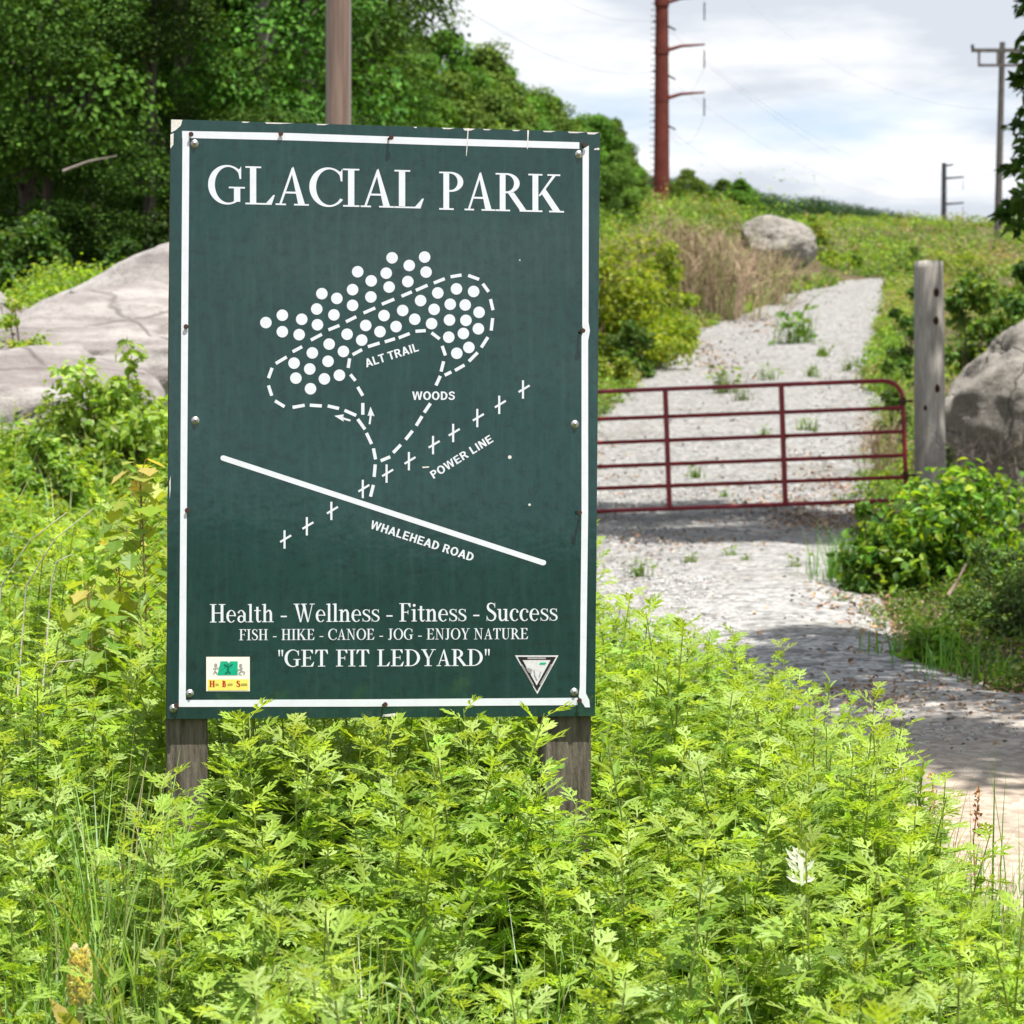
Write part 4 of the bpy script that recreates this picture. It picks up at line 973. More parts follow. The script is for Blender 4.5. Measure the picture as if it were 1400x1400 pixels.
# tall trees beside the track at right: one reaches into the frame, both shade the gravel
def side_tree(seed, base, lumps, label, size, cols, n, n_first=0, per_first=0):
    rng = np.random.default_rng(seed); e = empty('roadside_tree', base, label, 'tree'); bt = Buf(); L = np.array(lumps, float); L[:, :3] -= np.array(base)
    ztop = L[:, 2].max(); tp = [(.25 * math.sin(2 * t), .1 * t, ztop * .92 * t) for t in np.linspace(0, 1, 9)]
    bt.add(*tube(tp, [.19 * (1 - .8 * i / 8) for i in range(9)], 10))
    for l in L:
        k = min(8, max(1, int(8 * (l[2] - .35 * math.hypot(l[0], l[1])) / (ztop * .92)))); s = np.array(tp[k]); bt.add(*tube([s, (s + l[:3]) / 2 + np.array([0, 0, .15]), l[:3]], [.055, .035, .012], 6))
    bt.build('trunk', M_BARK, e, True); bl = Buf()
    if n_first: bl.add(*cloud(rng, L[:n_first], per_first, size * .8, cols, None, .55, 1.0, False, .1))
    bl.add(*cloud(rng, L[n_first:], n, size, cols, None, .6, .9, False, .25)); bl.build('crown', M_TREE, e); return e
rng = np.random.default_rng(9)
def crown_lumps(cx, cy, rx, ry, z0, z1, n, r0, r1):
    out = []
    for _ in range(n):
        a = rng.uniform(0, 6.28); q = rng.random() ** .5; u = rng.random(); r = rng.uniform(r0, r1)
        out.append((cx + rx * q * math.cos(a), cy + ry * q * math.sin(a), z0 + (z1 - z0) * u, r, r, r * .5))
    return out
lm = []
for px, py, rpx in ((1398, 6, 20), (1408, 46, 20), (1396, 76, 16), (1408, 84, 24), (1392, 108, 13), (1410, 120, 24), (1404, 148, 20), (1388, 172, 20), (1410, 184, 24), (1400, 206, 16), (1384, 230, 18), (1408, 234, 26), (1396, 266, 18), (1374, 282, 17), (1402, 282, 28), (1364, 296, 11), (1392, 308, 26), (1440, 60, 40), (1450, 150, 50), (1450, 230, 50), (1450, 300, 50)):
    p = W(px + 9, py, 20 + rng.uniform(-.5, .8)); r = rpx / FPX * 20; lm.append((p.x, p.y, p.z, r * 1.15, r * 1.4, r * .42))
nv_ = len(lm)
lm += crown_lumps(4.4, 21.3, 2.6, 3.0, 7.4, 10.2, 95, .5, .95) + crown_lumps(3.3, 24.2, 1.3, 1.6, 7.6, 9.6, 16, .35, .6) + crown_lumps(5.2, 18.6, .9, .8, 7.0, 9.0, 12, .35, .6) + crown_lumps(6.2, 20.4, 1.0, 2.2, 3.6, 8.5, 22, .5, .8)
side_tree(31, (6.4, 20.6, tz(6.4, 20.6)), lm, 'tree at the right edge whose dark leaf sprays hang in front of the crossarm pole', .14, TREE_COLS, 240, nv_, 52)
lm = crown_lumps(4.2, 6.15, 1.8, .65, 6.8, 9.0, 36, .35, .65) + crown_lumps(3.5, 8.6, 1.2, 1.5, 6.6, 8.8, 32, .4, .7) + crown_lumps(6.4, 8.4, 1.2, 1.4, 6, 9, 14, .4, .7)
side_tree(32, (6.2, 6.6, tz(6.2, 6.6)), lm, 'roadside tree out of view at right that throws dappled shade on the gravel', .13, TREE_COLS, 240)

# ------------------------------------------------------------------ shrubs
def shrub(px, d, w_px, top_py, n_l, per, size, cols, label, name='shrub', group=None, seed=None, depth=.8, six=True, bottom=None, wts=None, ratio=.62, mat=None):
    """bush standing at image column px / distance d, w_px wide and reaching up to row top_py"""
    rng = np.random.default_rng(seed or int(px * 7 + d)); loc = G(px, d)
    h = W(px, top_py, d).z - loc.z; hw = w_px / 2 / FPX * d
    e = empty(name, loc, label, 'shrub', group); bs = Buf(); lumps = []
    for i in range(n_l):
        a = rng.uniform(0, 6.283); q = rng.random() ** .55; u = rng.uniform(.12, 1)
        env = math.sqrt(max(.05, 1 - (q * .95) ** 2)); r = min(hw, h) * rng.uniform(.18, .32)
        x, y, z = hw * .85 * q * math.cos(a), hw * .85 * depth * q * math.sin(a), (h - r * .7) * (env * u if q > .35 else u)
        z = max(z, r * .4) if i % 3 else r * rng.uniform(.4, 1.1); lumps.append((x, y, z, r * rng.uniform(.9, 1.3), r * rng.uniform(.9, 1.3), r * rng.uniform(.7, 1.0)))
        bs.add(*tube([(x * .15, y * .15, 0), (x * .6, y * .6, z * .65), (x, y, z)], [.008, .006, .003], 4, False), (.10, .075, .05))
    b = Buf(); b.add(*cloud(rng, lumps, per, size, cols, wts, ratio, .55, six, .3, .3)); b.build('foliage', mat or M_SHRUB, e); bs.build('stem', M_STALK, e); return e
YG = [(.16, .25, .018), (.20, .29, .02), (.12, .21, .02), (.24, .30, .03)]
MG = [(.065, .15, .018), (.09, .18, .022), (.05, .12, .016), (.12, .20, .03)]
ML = [(.14, .27, .03), (.19, .33, .036), (.26, .38, .04), (.10, .20, .03)]
DG = [(.04, .10, .014), (.06, .13, .018), (.03, .08, .012)]
YB = [(.22, .34, .022), (.28, .39, .026), (.13, .24, .022), (.34, .41, .04), (.08, .16, .02)]
shrub(846, 52, 190, 292, 100, 120, .105, YB[:4], 'glossy yellow green shrub spilling out right of the sign above the gate', seed=1, mat=M_WEED)
shrub(908, 57, 104, 328, 56, 120, .105, YB[:4], 'rounded yellow green shrub bordering the dry brown brush', seed=2, mat=M_WEED)
shrub(866, 50, 90, 420, 30, 110, .09, MG, 'lower green shrub at the left track edge above the gate', seed=3)
shrub(838, 47, 66, 470, 30, 90, .07, YB, 'low pale green weeds clump touching the right edge of the sign above the gate', seed=4)
shrub(1120, 96, 42, 283, 18, 90, .16, [(.17, .22, .02), (.21, .26, .025)], 'yellowish bush directly behind the grey humped boulder', seed=5)
shrub(1305, 15.2, 330, 618, 130, 40, .068, MG + ML + YB, 'broad-leaved green bramble bush at the foot of the timber gate post', seed=6, mat=M_WEED, name='bramble_bush')
shrub(1190, 15.0, 84, 672, 16, 70, .055, MG, 'small leafy outlier of the bramble bush beside the gate bottom rail', seed=61, name='bramble_bush')
shrub(1385, 12.8, 170, 690, 60, 110, .026, [(.055, .105, .02), (.075, .13, .024), (.10, .14, .035)], 'fine-leaved dull green bush at the right border below the boulder', seed=7)
shrub(1400, 11.5, 110, 770, 30, 110, .026, [(.055, .105, .02), (.075, .13, .024), (.10, .12, .045)], 'fine-leaved low bush at the right border above the leaf litter', seed=8)
shrub(1282, 10.6, 100, 832, 24, 80, .034, [(.11, .24, .022), (.15, .29, .026), (.20, .34, .04)], 'small green weed clump at the gravel edge below the bramble bush', seed=9)
shrub(1330, 31, 110, 345, 40, 110, .085, MG + [(.2, .27, .02)], 'green shrub behind the timber gate post above the boulder', seed=10)
shrub(1395, 33, 120, 318, 36, 110, .09, DG, 'dark shrub at the right border under the hanging leaf sprays', seed=11)
shrub(1240, 46, 60, 385, 20, 90, .10, DG + MG, 'dark green shrub just left of the timber gate post at the track edge', seed=12)
shrub(1222, 35, 56, 470, 22, 90, .07, MG, 'leafy vine clump leaning on the left side of the timber gate post', seed=13)
shrub(1360, 60, 130, 310, 30, 90, .14, YG + MG, 'light green shrub on the slope above the right hand boulder', seed=14)
shrub(36, 15.4, 96, 386, 50, 80, .038, [(.24, .36, .03), (.32, .42, .035), (.17, .28, .035), (.36, .38, .08)], 'yellow green shrub in the cleft between the pale rocks', seed=15, mat=M_WEED)
shrub(196, 16.1, 60, 372, 10, 46, .04, [(.24, .28, .05), (.16, .21, .04)], 'sparse little shrub growing up the face of the pale rock ledge', seed=16, mat=M_WEED)
shrub(155, 13.6, 220, 462, 90, 48, .055, WEED_COLS, 'leafy green bush in front of the pale rock ledge', seed=17, mat=M_WEED)
shrub(52, 12.5, 110, 575, 30, 70, .045, WEED_COLS + ML, 'low leafy bush at the left border below the rock slab', seed=18, mat=M_WEED)
for i, (px, d, wd, tp, k) in enumerate(((120, 26, 150, 262, 0), (35, 25, 130, 270, 1), (215, 27, 120, 268, 2), (165, 24.5, 60, 318, 3))):
    shrub(px, d, wd, tp, 40, 90, .07, DG if k != 1 else DG + MG, ('bushy sapling at the foot of the dark wood above the rock ledge', 'shrub at the foot of the dark wood near the left border', 'thin bush at the foot of the dark wood touching the sign edge', 'little bush on the skyline of the pale rock ledge')[i], seed=40 + i)
for i, (px, d, wd, tp, k) in enumerate(((1100, 150, 60, 292, 0), (1135, 190, 70, 291, 1), (1172, 210, 60, 285, 0), (1205, 205, 70, 292, 1), (1240, 180, 60, 300, 0), (1268, 200, 50, 303, 1), (1305, 190, 50, 308, 2), (1340, 170, 60, 306, 1), (1065, 120, 60, 305, 1), (1190, 110, 90, 322, 0), (1250, 95, 90, 338, 2), (1155, 100, 70, 338, 1), (1310, 90, 80, 330, 1))):
    shrub(px, d, wd, tp, 22, 190, .0010 * d, (ML, YB, MG)[k], 'bushy scrub mound on the open hillside between the humped boulder and the crossarm pole', seed=200 + i, six=False, group='scrub mounds on the open hillside')
# dry brown brush
def dry_brush(px, d, w_px, top_py, n, label, seed, cols=((.38, .27, .18), (.46, .35, .24), (.31, .22, .16), (.25, .29, .09))):
    rng = np.random.default_rng(seed); loc = G(px, d); h = W(px, top_py, d).z - loc.z; hw = w_px / 2 / FPX * d
    e = empty('dry_brush', loc, label, 'dead brush'); b = Buf(); tips = []
    for i in range(n):
        x, y = rng.normal(size=2) * hw * .5; hh = h * rng.uniform(.5, 1.05) * max(.3, 1 - .4 * (x / hw) ** 2); dx, dy = rng.normal(size=2) * .2 * hh + np.array([x * .3, y * .2])
        col = np.array(cols[rng.integers(len(cols))]) * rng.uniform(.8, 1.2); th = .00015 * d
        P = [(x, y, -.1), (x + dx * .4, y + dy * .4, hh * .6), (x + dx, y + dy, hh)]; b.add(*tube(P, [th * 1.3, th, th * .5], 3, False), col)
        for k in range(5):
            t = rng.uniform(.35, .95); s = np.array([x + dx * t, y + dy * t, hh * t]); q = rng.normal(size=3) * np.array([.16, .16, .08]) * h + np.array([0, 0, .16 * h]); b.add(*tube([s, s + q], [th * .7, th * .35], 3, False), col)
            tips.append(s + q)
    b.build('stem', M_STALK, e); tips = np.array(tips); n2 = len(tips)
    bl = Buf(); V, F, Cc = leaves(tips, rng.normal(size=(n2, 3)), rng.normal(size=(n2, 3)), .0012 * d, .0006 * d, vary(rng, n2, [(.25, .19, .13), (.18, .22, .05), (.3, .22, .16)], [.55, .25, .2]), .2); bl.add(V, F, Cc); bl.build('foliage', M_LITTER, e)
    return e
dry_brush(968, 69, 130, 312, 260, 'dry reddish brown brush between the yellow green shrub and the boulder', 1)
dry_brush(1036, 76, 96, 340, 180, 'dry brown brush in front of the grey humped boulder', 2)
dry_brush(922, 70, 80, 298, 130, 'dry brown brush at the foot of the rust brown pole', 3)
dry_brush(1130, 105, 90, 330, 130, 'tan dead grass and stems on the hillside right of the humped boulder', 7)
dry_brush(1200, 125, 80, 318, 130, 'tan dead brush on the open hillside below the skyline gap', 8)
dry_brush(1330, 110, 100, 328, 140, 'tan dead brush on the hillside under the crossarm pole', 9)
dry_brush(1270, 140, 70, 312, 110, 'patch of tan dead brush just below the far skyline pole', 10)
dry_brush(1206, 31, 50, 560, 46, 'tangle of dry stems behind the right end of the gate', 4)
dry_brush(1345, 24.5, 110, 560, 60, 'thin dry grey stems in front of the big cracked boulder', 5, ((.30, .26, .22), (.22, .19, .16)))
dry_brush(180, 14.6, 60, 560, 120, 'dry dead stems on the left slope beside the sign edge', 6)

# ------------------------------------------------------------------ ground cover (uncountable)
def scatter(rng, n, x0, x1, y0, y1, cond): 
    x = rng.uniform(x0, x1, n); y = rng.uniform(y0, y1, n); m = cond(x, y); return x[m], y[m]
def in_view(x, y, pad=.25): return np.abs(x) < y * (700 / FPX) + pad
# far hillside cover: low leafy mounds, greener in places, dry in others
rng = np.random.default_rng(50); b = Buf()
x, y = [], []
for lo, hi, n in ((24, 45, 1500), (45, 80, 1900), (80, 130, 1700), (130, 240, 1500), (240, 345, 700)):
    xx = rng.uniform(-.24 * hi, .24 * hi, n); yy = rng.uniform(lo, hi, n); m = in_view(xx, yy, 3) & ~on_road(xx, yy, -.25); x.append(xx[m]); y.append(yy[m])
x = np.concatenate(x); y = np.concatenate(y); z = terrain(x, y)
kp = rng.random(len(x)) < .72; x, y, z = x[kp], y[kp], z[kp]
r = np.clip(y * .009, .18, 1.0) * rng.uniform(.45, 1.3, len(x)) * np.where(rng.random(len(x)) < .10, 2.3, 1)
r = np.where(y > 110, np.minimum(r, 1.0), r)
ye = rng.uniform(27, 88, 700); sd = rng.random(700) < .5; xe = np.where(sd, edge_l(ye) - rng.uniform(-.12, .5, 700), edge_r(ye) + rng.uniform(-.12, .6, 700)); re_ = rng.uniform(.08, .26, 700) * (1 + ye / 90)
x = np.concatenate([x, xe]); y = np.concatenate([y, ye]); z = np.concatenate([z, terrain(xe, ye)]); r = np.concatenate([r, re_])
patch = np.sin(x * .35 + 1) * np.sin(y * .13 + x * .1) + rng.normal(size=len(x)) * .85
for k, cols in ((0, MG + ML), (1, YB + ML), (2, [(.32, .25, .13), (.26, .27, .09), (.38, .30, .17), (.15, .20, .05)])):
    sel = np.digitize(patch, [-.25, .75]) == k
    if k == 2: sel &= x > -1
    lum = np.stack([x, y, z + r * .35, r, r, r * .75], 1)[sel]
    for lo, hi in ((0, 45), (45, 80), (80, 130), (130, 400)):
        q = lum[(lum[:, 1] >= lo) & (lum[:, 1] < hi)]
        if len(q): b.add(*cloud(rng, q, 95, max(.05, .0013 * (lo + hi) / 2 if hi < 400 else .17), cols, None, .6, .7, False, .4))
tag(b.build('hillside_undergrowth', M_SHRUB), kind='stuff')
# near slope left of and behind the sign: broad-leaved weeds
rng = np.random.default_rng(51); b = Buf()
x, y = scatter(rng, 16000, -4.6, .5, 5.2, 24, lambda x, y: in_view(x, y, .3) & (x < edge_l(y) - .12) & ((x < -.3) | (rng.random(len(x)) < .35)))
keep = rng.random(len(x)) < np.interp(y, [5, 9, 15, 24], [1, .9, .75, .7]); x, y = x[keep], y[keep]; z = terrain(x, y)
h = rng.uniform(.10, .34, len(x)) * (1 + .5 * np.sin(x * 2.1 + y * 1.3))
lum = np.stack([x, y, z + h * .6, np.full(len(x), .09), np.full(len(x), .09), h * .5], 1)
for lo, hi, sz in ((0, 8, .045), (8, 12, .045), (12, 30, .055)):
    q = lum[(y >= lo) & (y < hi)]; b.add(*cloud(rng, q, 26, sz, [(.19, .34, .034), (.26, .40, .045), (.34, .43, .045), (.13, .25, .045), (.30, .37, .14)], [.3, .3, .15, .17, .08], .5, .75, True, .25))
x, y = scatter(rng, 900, 1.6, 3.4, 9.3, 15, lambda x, y: in_view(x, y, .3) & (x > edge_r(y) + .04)); h = rng.uniform(.05, .16, len(x))
b.add(*cloud(rng, np.stack([x, y, terrain(x, y) + h * .5, np.full(len(x), .07), np.full(len(x), .07), h * .5], 1), 18, .032, MG + [(.16, .26, .04), (.20, .22, .08)], None, .5, .75, True, .25))
tag(b.build('slope_undergrowth', M_WEED), kind='stuff')
# mugwort thicket under and round the sign
rng = np.random.default_rng(52); b = Buf()
def thicket(x, y): return in_view(x, y, .35) & (x < edge_l(y) - .06)
x, y = scatter(rng, 4000, -2.2, 1.7, 2.75, 9.0, thicket)
u0, u1 = -.82, .24
SPIKE = G(106, 3.6); TURNED = W(1097, 1222, 3.95)
dens = np.interp(y, [2.7, 4.4, 6, 9], [1, 1, .9, .6]) * np.where((x < u0 - .1) & (y > 5.5), .35, 1); keep = rng.random(len(x)) < dens; x, y = x[keep], y[keep]; z = terrain(x, y)
for i in range(len(x)):
    if abs(y[i] - 5.05) < .10 and -.8 < x[i] < .26: continue
    k = rng.integers(len(MUG_A)); hm = 1.0; pr = MUG_A[k]
    if rng.random() < (.30 if x[i] < -.5 else .14): pr = OTHER[rng.integers(3)]
    Hp = pr[0][:, 2].max()
    if y[i] < SPIKE.y + .04 and abs(x[i] / y[i] * FPX + 700 - 108) < 55: continue
    if y[i] < TURNED.y + .01 and abs(x[i] / y[i] * FPX + 700 - 1097) < 42: continue
    if y[i] < 4.95 and -.85 < x[i] < .28:                                  # keeps the notice readable
        lim = EYE - (np.interp(x[i], [-.8, -.74, -.6, -.55, -.4, -.1, .02, .07, .19, .25], [1070, 1062, 1040, 978, 985, 992, 1000, 1066, 1062, 1045]) - 620 + rng.uniform(-10, 45)) / FPX * y[i] - z[i]
        hm = min(1.0, max(.15, lim / Hp))
    lim2 = EYE - (np.interp(x[i] / y[i] * FPX + 700, [815, 850, 930, 1010, 1100, 1180, 1260, 1300, 1350, 1400], [830, 815, 850, 890, 920, 985, 1060, 1140, 1200, 1250]) - 620) / FPX * y[i] - z[i]
    if x[i] / y[i] * FPX > 110: hm = min(hm, max(.2, lim2 / Hp))
    s = rng.uniform(.62, 1.1) * hm * (1 + .12 * math.sin(x[i] * 6 + y[i] * 3) * math.sin(y[i] * 4.1 - x[i] * 2))
    stamp(b, pr, (x[i], y[i], z[i] - .02), rng.uniform(0, 6.28), np.array([min(.95, .45 + s * .5), min(.95, .45 + s * .5), s]) , rng.uniform(.85, 1.12) * np.array([1, 1, rng.uniform(.8, 1.4)]), rng.normal(size=2) * .10)
tag(b.build('mugwort_undergrowth', M_WEED), kind='stuff')
# grass blades
rng = np.random.default_rng(53); b = Buf()
def blades(rng, x, y, z, hmin, hmax, wd, cols, spread=.5, seg=5):
    n = len(x); h = rng.uniform(hmin, hmax, n); a = rng.uniform(0, 6.28, n); ln = rng.uniform(.1, spread, n) * h; t = np.linspace(0, 1, seg)[None, :]
    cx = x[:, None] + np.cos(a)[:, None] * ln[:, None] * t ** 2; cy = y[:, None] + np.sin(a)[:, None] * ln[:, None] * t ** 2; cz = z[:, None] + h[:, None] * (t - .18 * t ** 3 * (ln / h)[:, None] * 2)
    ww = (wd * rng.uniform(.6, 1.3, n))[:, None] * (1 - t ** 1.6) * .5; sx, sy = -np.sin(a)[:, None] * ww, np.cos(a)[:, None] * ww
    V = np.stack([np.stack([cx + sx, cy + sy, cz], -1), np.stack([cx - sx, cy - sy, cz], -1)], 2).reshape(n, seg * 2, 3)
    tri = np.array([q for i in range(seg - 1) for q in ((2 * i, 2 * i + 1, 2 * i + 3), (2 * i, 2 * i + 3, 2 * i + 2))]); F = (np.arange(n) * seg * 2)[:, None, None] + tri[None]
    Cc = np.repeat(vary(rng, n, cols)[:, None, :], seg * 2, 1).reshape(-1, 3); return V.reshape(-1, 3), F.reshape(-1, 3), Cc
GC = [(.16, .30, .04), (.20, .35, .06), (.26, .38, .11), (.12, .24, .035), (.32, .32, .14)]
x, y = scatter(rng, 6500, -2.2, 1.8, 2.7, 8, lambda x, y: in_view(x, y, .3) & (x < edge_l(y) - .22) & ~((np.abs(x + .27) < .55) & (y > 4.3) & (y < 5.2)))
b.add(*blades(rng, x, y, terrain(x, y), .25, .60, .005, GC, .7))
for px, d, n, hh in ((140, 4.0, 130, .76), (165, 4.3, 110, .74), (110, 4.4, 90, .62), (60, 4.1, 90, .62), (190, 3.8, 70, .6), (30, 3.7, 80, .6), (90, 3.5, 70, .56), (560, 3.55, 110, .66), (640, 3.5, 80, .64), (500, 3.8, 70, .66), (720, 3.7, 50, .62), (1000, 3.9, 40, .6), (850, 3.5, 50, .6), (980, 3.3, 50, .55), (430, 3.5, 70, .56), (350, 3.6, 50, .55), (780, 3.4, 40, .5), (900, 3.4, 50, .46), (1330, 5.2, 50, .2), (1370, 5.0, 60, .22)):
    g = G(px, d); xx = g.x + rng.normal(size=n) * .05; yy = g.y + rng.normal(size=n) * .05; b.add(*blades(rng, xx, yy, terrain(xx, yy), hh * .6, hh * 1.1, .007, GC, .55))
for px, d, n, hh in ((1165, 15.5, 130, .45), (1140, 16, 80, .3), (1250, 10.9, 90, .22), (1300, 10.3, 80, .2), (1345, 9.9, 60, .15)):
    g = G(px, d); xx = g.x + rng.normal(size=n) * .10; yy = g.y + rng.normal(size=n) * .1; b.add(*blades(rng, xx, yy, terrain(xx, yy), hh * .6, hh * 1.1, .008, [(.10, .25, .025), (.15, .31, .035)], .6))
x, y = scatter(rng, 2600, -4, .2, 7.5, 18, lambda x, y: in_view(x, y, .3) & (x < edge_l(y) - .1)); b.add(*blades(rng, x, y, terrain(x, y), .25, .55, .007, GC, .8))
x, y = scatter(rng, 500, 1.0, 1.5, 5, 6.6, lambda x, y: np.abs(x - edge_l(y)) < .18); b.add(*blades(rng, x, y, terrain(x, y), .06, .2, .004, GC + [(.22, .12, .05)], .7))
x, y = scatter(rng, 420, -2, 1.3, 2.9, 7.5, lambda x, y: in_view(x, y, .2) & (x < edge_l(y)) & ~((np.abs(x + .27) < .55) & (y > 4.3) & (y < 5.2))); b.add(*blades(rng, x, y, terrain(x, y), .3, .62, .0035, [(.42, .34, .20), (.36, .26, .16), (.5, .44, .30)], .9))
tag(b.build('grass', M_GRASS), kind='stuff')
# gravel stones
rng = np.random.default_rng(54); b = Buf()
ico = np.array([(0, 0, 1), (.9, 0, .2), (.3, .85, .1), (-.7, .5, .2), (-.75, -.55, .1), (.3, -.85, .2), (.1, .1, -.6)]); icf = np.array([(0, 1, 2), (0, 2, 3), (0, 3, 4), (0, 4, 5), (0, 5, 1), (6, 2, 1), (6, 3, 2), (6, 4, 3), (6, 5, 4), (6, 1, 5)])
def stones(x, y, s, cols):
    n = len(x); V = ico[None] * (s[:, None, None] * rng.uniform(.6, 1.3, (n, 1, 3)) * np.array([1, 1, .62])) + rng.normal(size=(n, 7, 3)) * s[:, None, None] * .12
    a = rng.uniform(0, 6.28, n); c_, s_2 = np.cos(a)[:, None], np.sin(a)[:, None]; V = np.stack([V[..., 0] * c_ - V[..., 1] * s_2, V[..., 0] * s_2 + V[..., 1] * c_, V[..., 2]], -1)
    V += np.stack([x, y, terrain(x, y) + .012 + s * .15], -1)[:, None]; b.add(V.reshape(-1, 3), ((np.arange(n) * 7)[:, None, None] + icf[None]).reshape(-1, 3), np.repeat(vary(rng, n, cols, None, .2)[:, None], 7, 1).reshape(-1, 3))
SC_ = [(.36, .355, .35), (.46, .45, .445), (.24, .235, .235), (.5, .485, .46), (.12, .12, .125), (.30, .25, .21)]
for n, y0, y1, s0, s1 in ((6000, 4.8, 9, .003, .008), (26000, 8, 16, .004, .012), (26000, 14, 30, .006, .018), (12000, 28, 85, .010, .030)):
    x, y = scatter(rng, n, -1, 14, y0, y1, lambda x, y: on_road(x, y, .02) & in_view(x, y, .4)); stones(x, y, s0 + (s1 * 1.25 - s0) * rng.random(len(x)) ** 2.2, SC_ if y0 > 7 else [(.42, .36, .3), (.5, .45, .4), (.25, .23, .21), (.14, .13, .12)])
tag(b.build('gravel', M_LITTER), kind='stuff')
# fallen brown leaves on the track edges and under the bushes
rng = np.random.default_rng(55); b = Buf()
def litter(cx, cy, sx, sy, n, size):
    x = cx + rng.normal(size=n) * sx; y = cy + rng.normal(size=n) * sy; P = np.stack([x, y, terrain(x, y) + .02 + rng.random(n) * .02], 1); D = rng.normal(size=(n, 3)) * np.array([1, 1, .25]); Nn = np.array([0, 0, 1.0]) + rng.normal(size=(n, 3)) * .35
    b.add(*leaves(P, D, Nn, size * rng.uniform(.7, 1.3, n), size * .6, vary(rng, n, [(.30, .19, .11), (.38, .26, .17), (.22, .13, .08), (.42, .33, .25)]), .2, rng, True))
for q in ((2.25, 9.6, .5, .30, 900, .03), (1.55, 9.25, .3, .2, 260, .026), (2.4, 11.8, .35, .5, 600, .04), (3.1, 24, .5, 1.2, 700, .05), (3.0, 27, .4, 2.0, 420, .06), (3.9, 30, .3, 3, 300, .07), (4.4, 58, .4, 4, 500, .10), (2.0, 14, .2, .8, 300, .04), (.9, 34, .4, 3, 200, .07), (6.6, 70, .6, 4, 300, .12), (1.5, 20.5, .6, 1.0, 160, .05)): litter(*q)
for q in ((2.5, 10.6, .5, 1.0, 1100, .035), (3.0, 13, .6, 1.6, 900, .045), (1.75, 9.0, .35, .22, 250, .028)): litter(*q)
tag(b.build('leaf_litter', M_LITTER), kind='stuff')
# tufts growing through the gravel: countable little plants
def tuft(px, d, h, n, label, cols):
    rng = np.random.default_rng(int(px * 3 + d)); g = G(px, d); bb_ = Buf(); m = max(24, n)
    x = rng.normal(size=m) * h * .22; y = rng.normal(size=m) * h * .22; bb_.add(*blades(rng, x, y, np.zeros(m), h * .5, h * 1.1, max(.006, .0005 * d), cols, .8, 4))
    k = m // 2; P = np.stack([rng.normal(size=k) * h * .25, rng.normal(size=k) * h * .25, rng.uniform(.1, .9, k) * h], 1); bb_.add(*leaves(P, rng.normal(size=(k, 3)) * np.array([1, 1, .5]), np.array([0, 0, 1.0]) + rng.normal(size=(k, 3)) * .5, h * .35, h * .16, vary(rng, k, cols), .2))
    o = bb_.build('weed_tuft', M_SHRUB); o.location = (g.x, g.y, g.z - .01); tag(o, label, 'weed', 'weed tufts growing through the gravel')
TC = [(.13, .22, .025), (.17, .26, .04), (.10, .18, .03)]
TL = 'small green weed tuft growing through the gravel of the track'
tuft(990, 46, .55, 60, 'weed tuft on the gravel just below the dry brown brush', TC); tuft(1088, 60, 1.0, 80, 'largest weed tuft at the upper left edge of the gravel', TC)
tuft(876, 16.2, .16, 40, 'lone sprig on the gravel close to the right edge of the sign below the gate', TC)
for px, d, h in ((1015, 44, .35), (1050, 49, .4), (1110, 50, .35), (1125, 56, .45), (1160, 52, .35), (1045, 37, .2), (945, 17.5, .12), (1000, 18.2, .12), (1020, 17.6, .10), (1085, 16.8, .16), (1190, 13.6, .14), (1200, 12.8, .12), (1150, 14.2, .10), (1010, 26.5, .15), (990, 28, .15), (1150, 27, .2), (950, 31, .2), (1105, 38, .3)): tuft(px, d, h, 30, TL, TC)

# ------------------------------------------------------------------ single plants one can point at
for i, (px, d, ty, k) in enumerate(((225, 4.7, 1062, 1), (240, 4.75, 1050, 0), (258, 4.6, 1040, 3), (270, 4.7, 1046, 6), (287, 4.75, 1030, 5), (246, 4.4, 1085, 2), (275, 4.3, 1095, 4), (228, 4.3, 1100, 3), (262, 4.15, 1120, 1), (748, 4.7, 1070, 2), (765, 4.6, 1078, 3), (785, 4.72, 1066, 6), (812, 4.7, 1056, 1))):
    mugwort_thing(px, d, ty, k, 'mugwort plant growing against the foot of a wooden sign post', 'mugwort at the sign posts', i * 2.7)
LG = 'mugwort stalks standing up against the gravel right of the sign'
for i, (px, d, ty, k) in enumerate(((868, 6.6, 806, 0), (905, 6.8, 838, 3), (932, 7.0, 830, 1), (958, 6.6, 858, 5), (988, 6.9, 850, 4), (1025, 6.4, 880, 2), (1075, 6.9, 872, 0), (1048, 6.3, 900, 6), (1110, 6.2, 915, 1), (1150, 6.4, 940, 4), (1180, 6.1, 985, 3), (1208, 6.0, 1000, 2), (1246, 5.9, 1010, 0), (835, 6.2, 836, 6))):
    lab = {868: 'tallest mugwort stalk beside the right edge of the sign', 1075: 'slim mugwort stalk standing alone against the shaded gravel', 1246: 'mugwort plant at the right end of the weed patch against the sandy gravel'}.get(px, 'leafy mugwort stalk rising against the gravel between the sign and the weed patch end')
    mugwort_thing(px, d, ty, k, lab, LG, i * 1.3)
for i, (px, d, ty, k) in enumerate(((300, 4.65, 968, 4), (345, 4.6, 955, 1), (410, 4.62, 975, 0), (470, 4.6, 985, 2), (575, 4.65, 985, 3), (640, 4.6, 975, 6), (700, 4.6, 985, 0))):
    mugwort_thing(px, d, ty, k, 'bright mugwort top overlapping the bottom edge of the sign between the two posts' if px != 345 else 'star-shaped mugwort top covering the bottom border of the sign above the left post', 'mugwort tops in front of the sign bottom', i * 2.1)
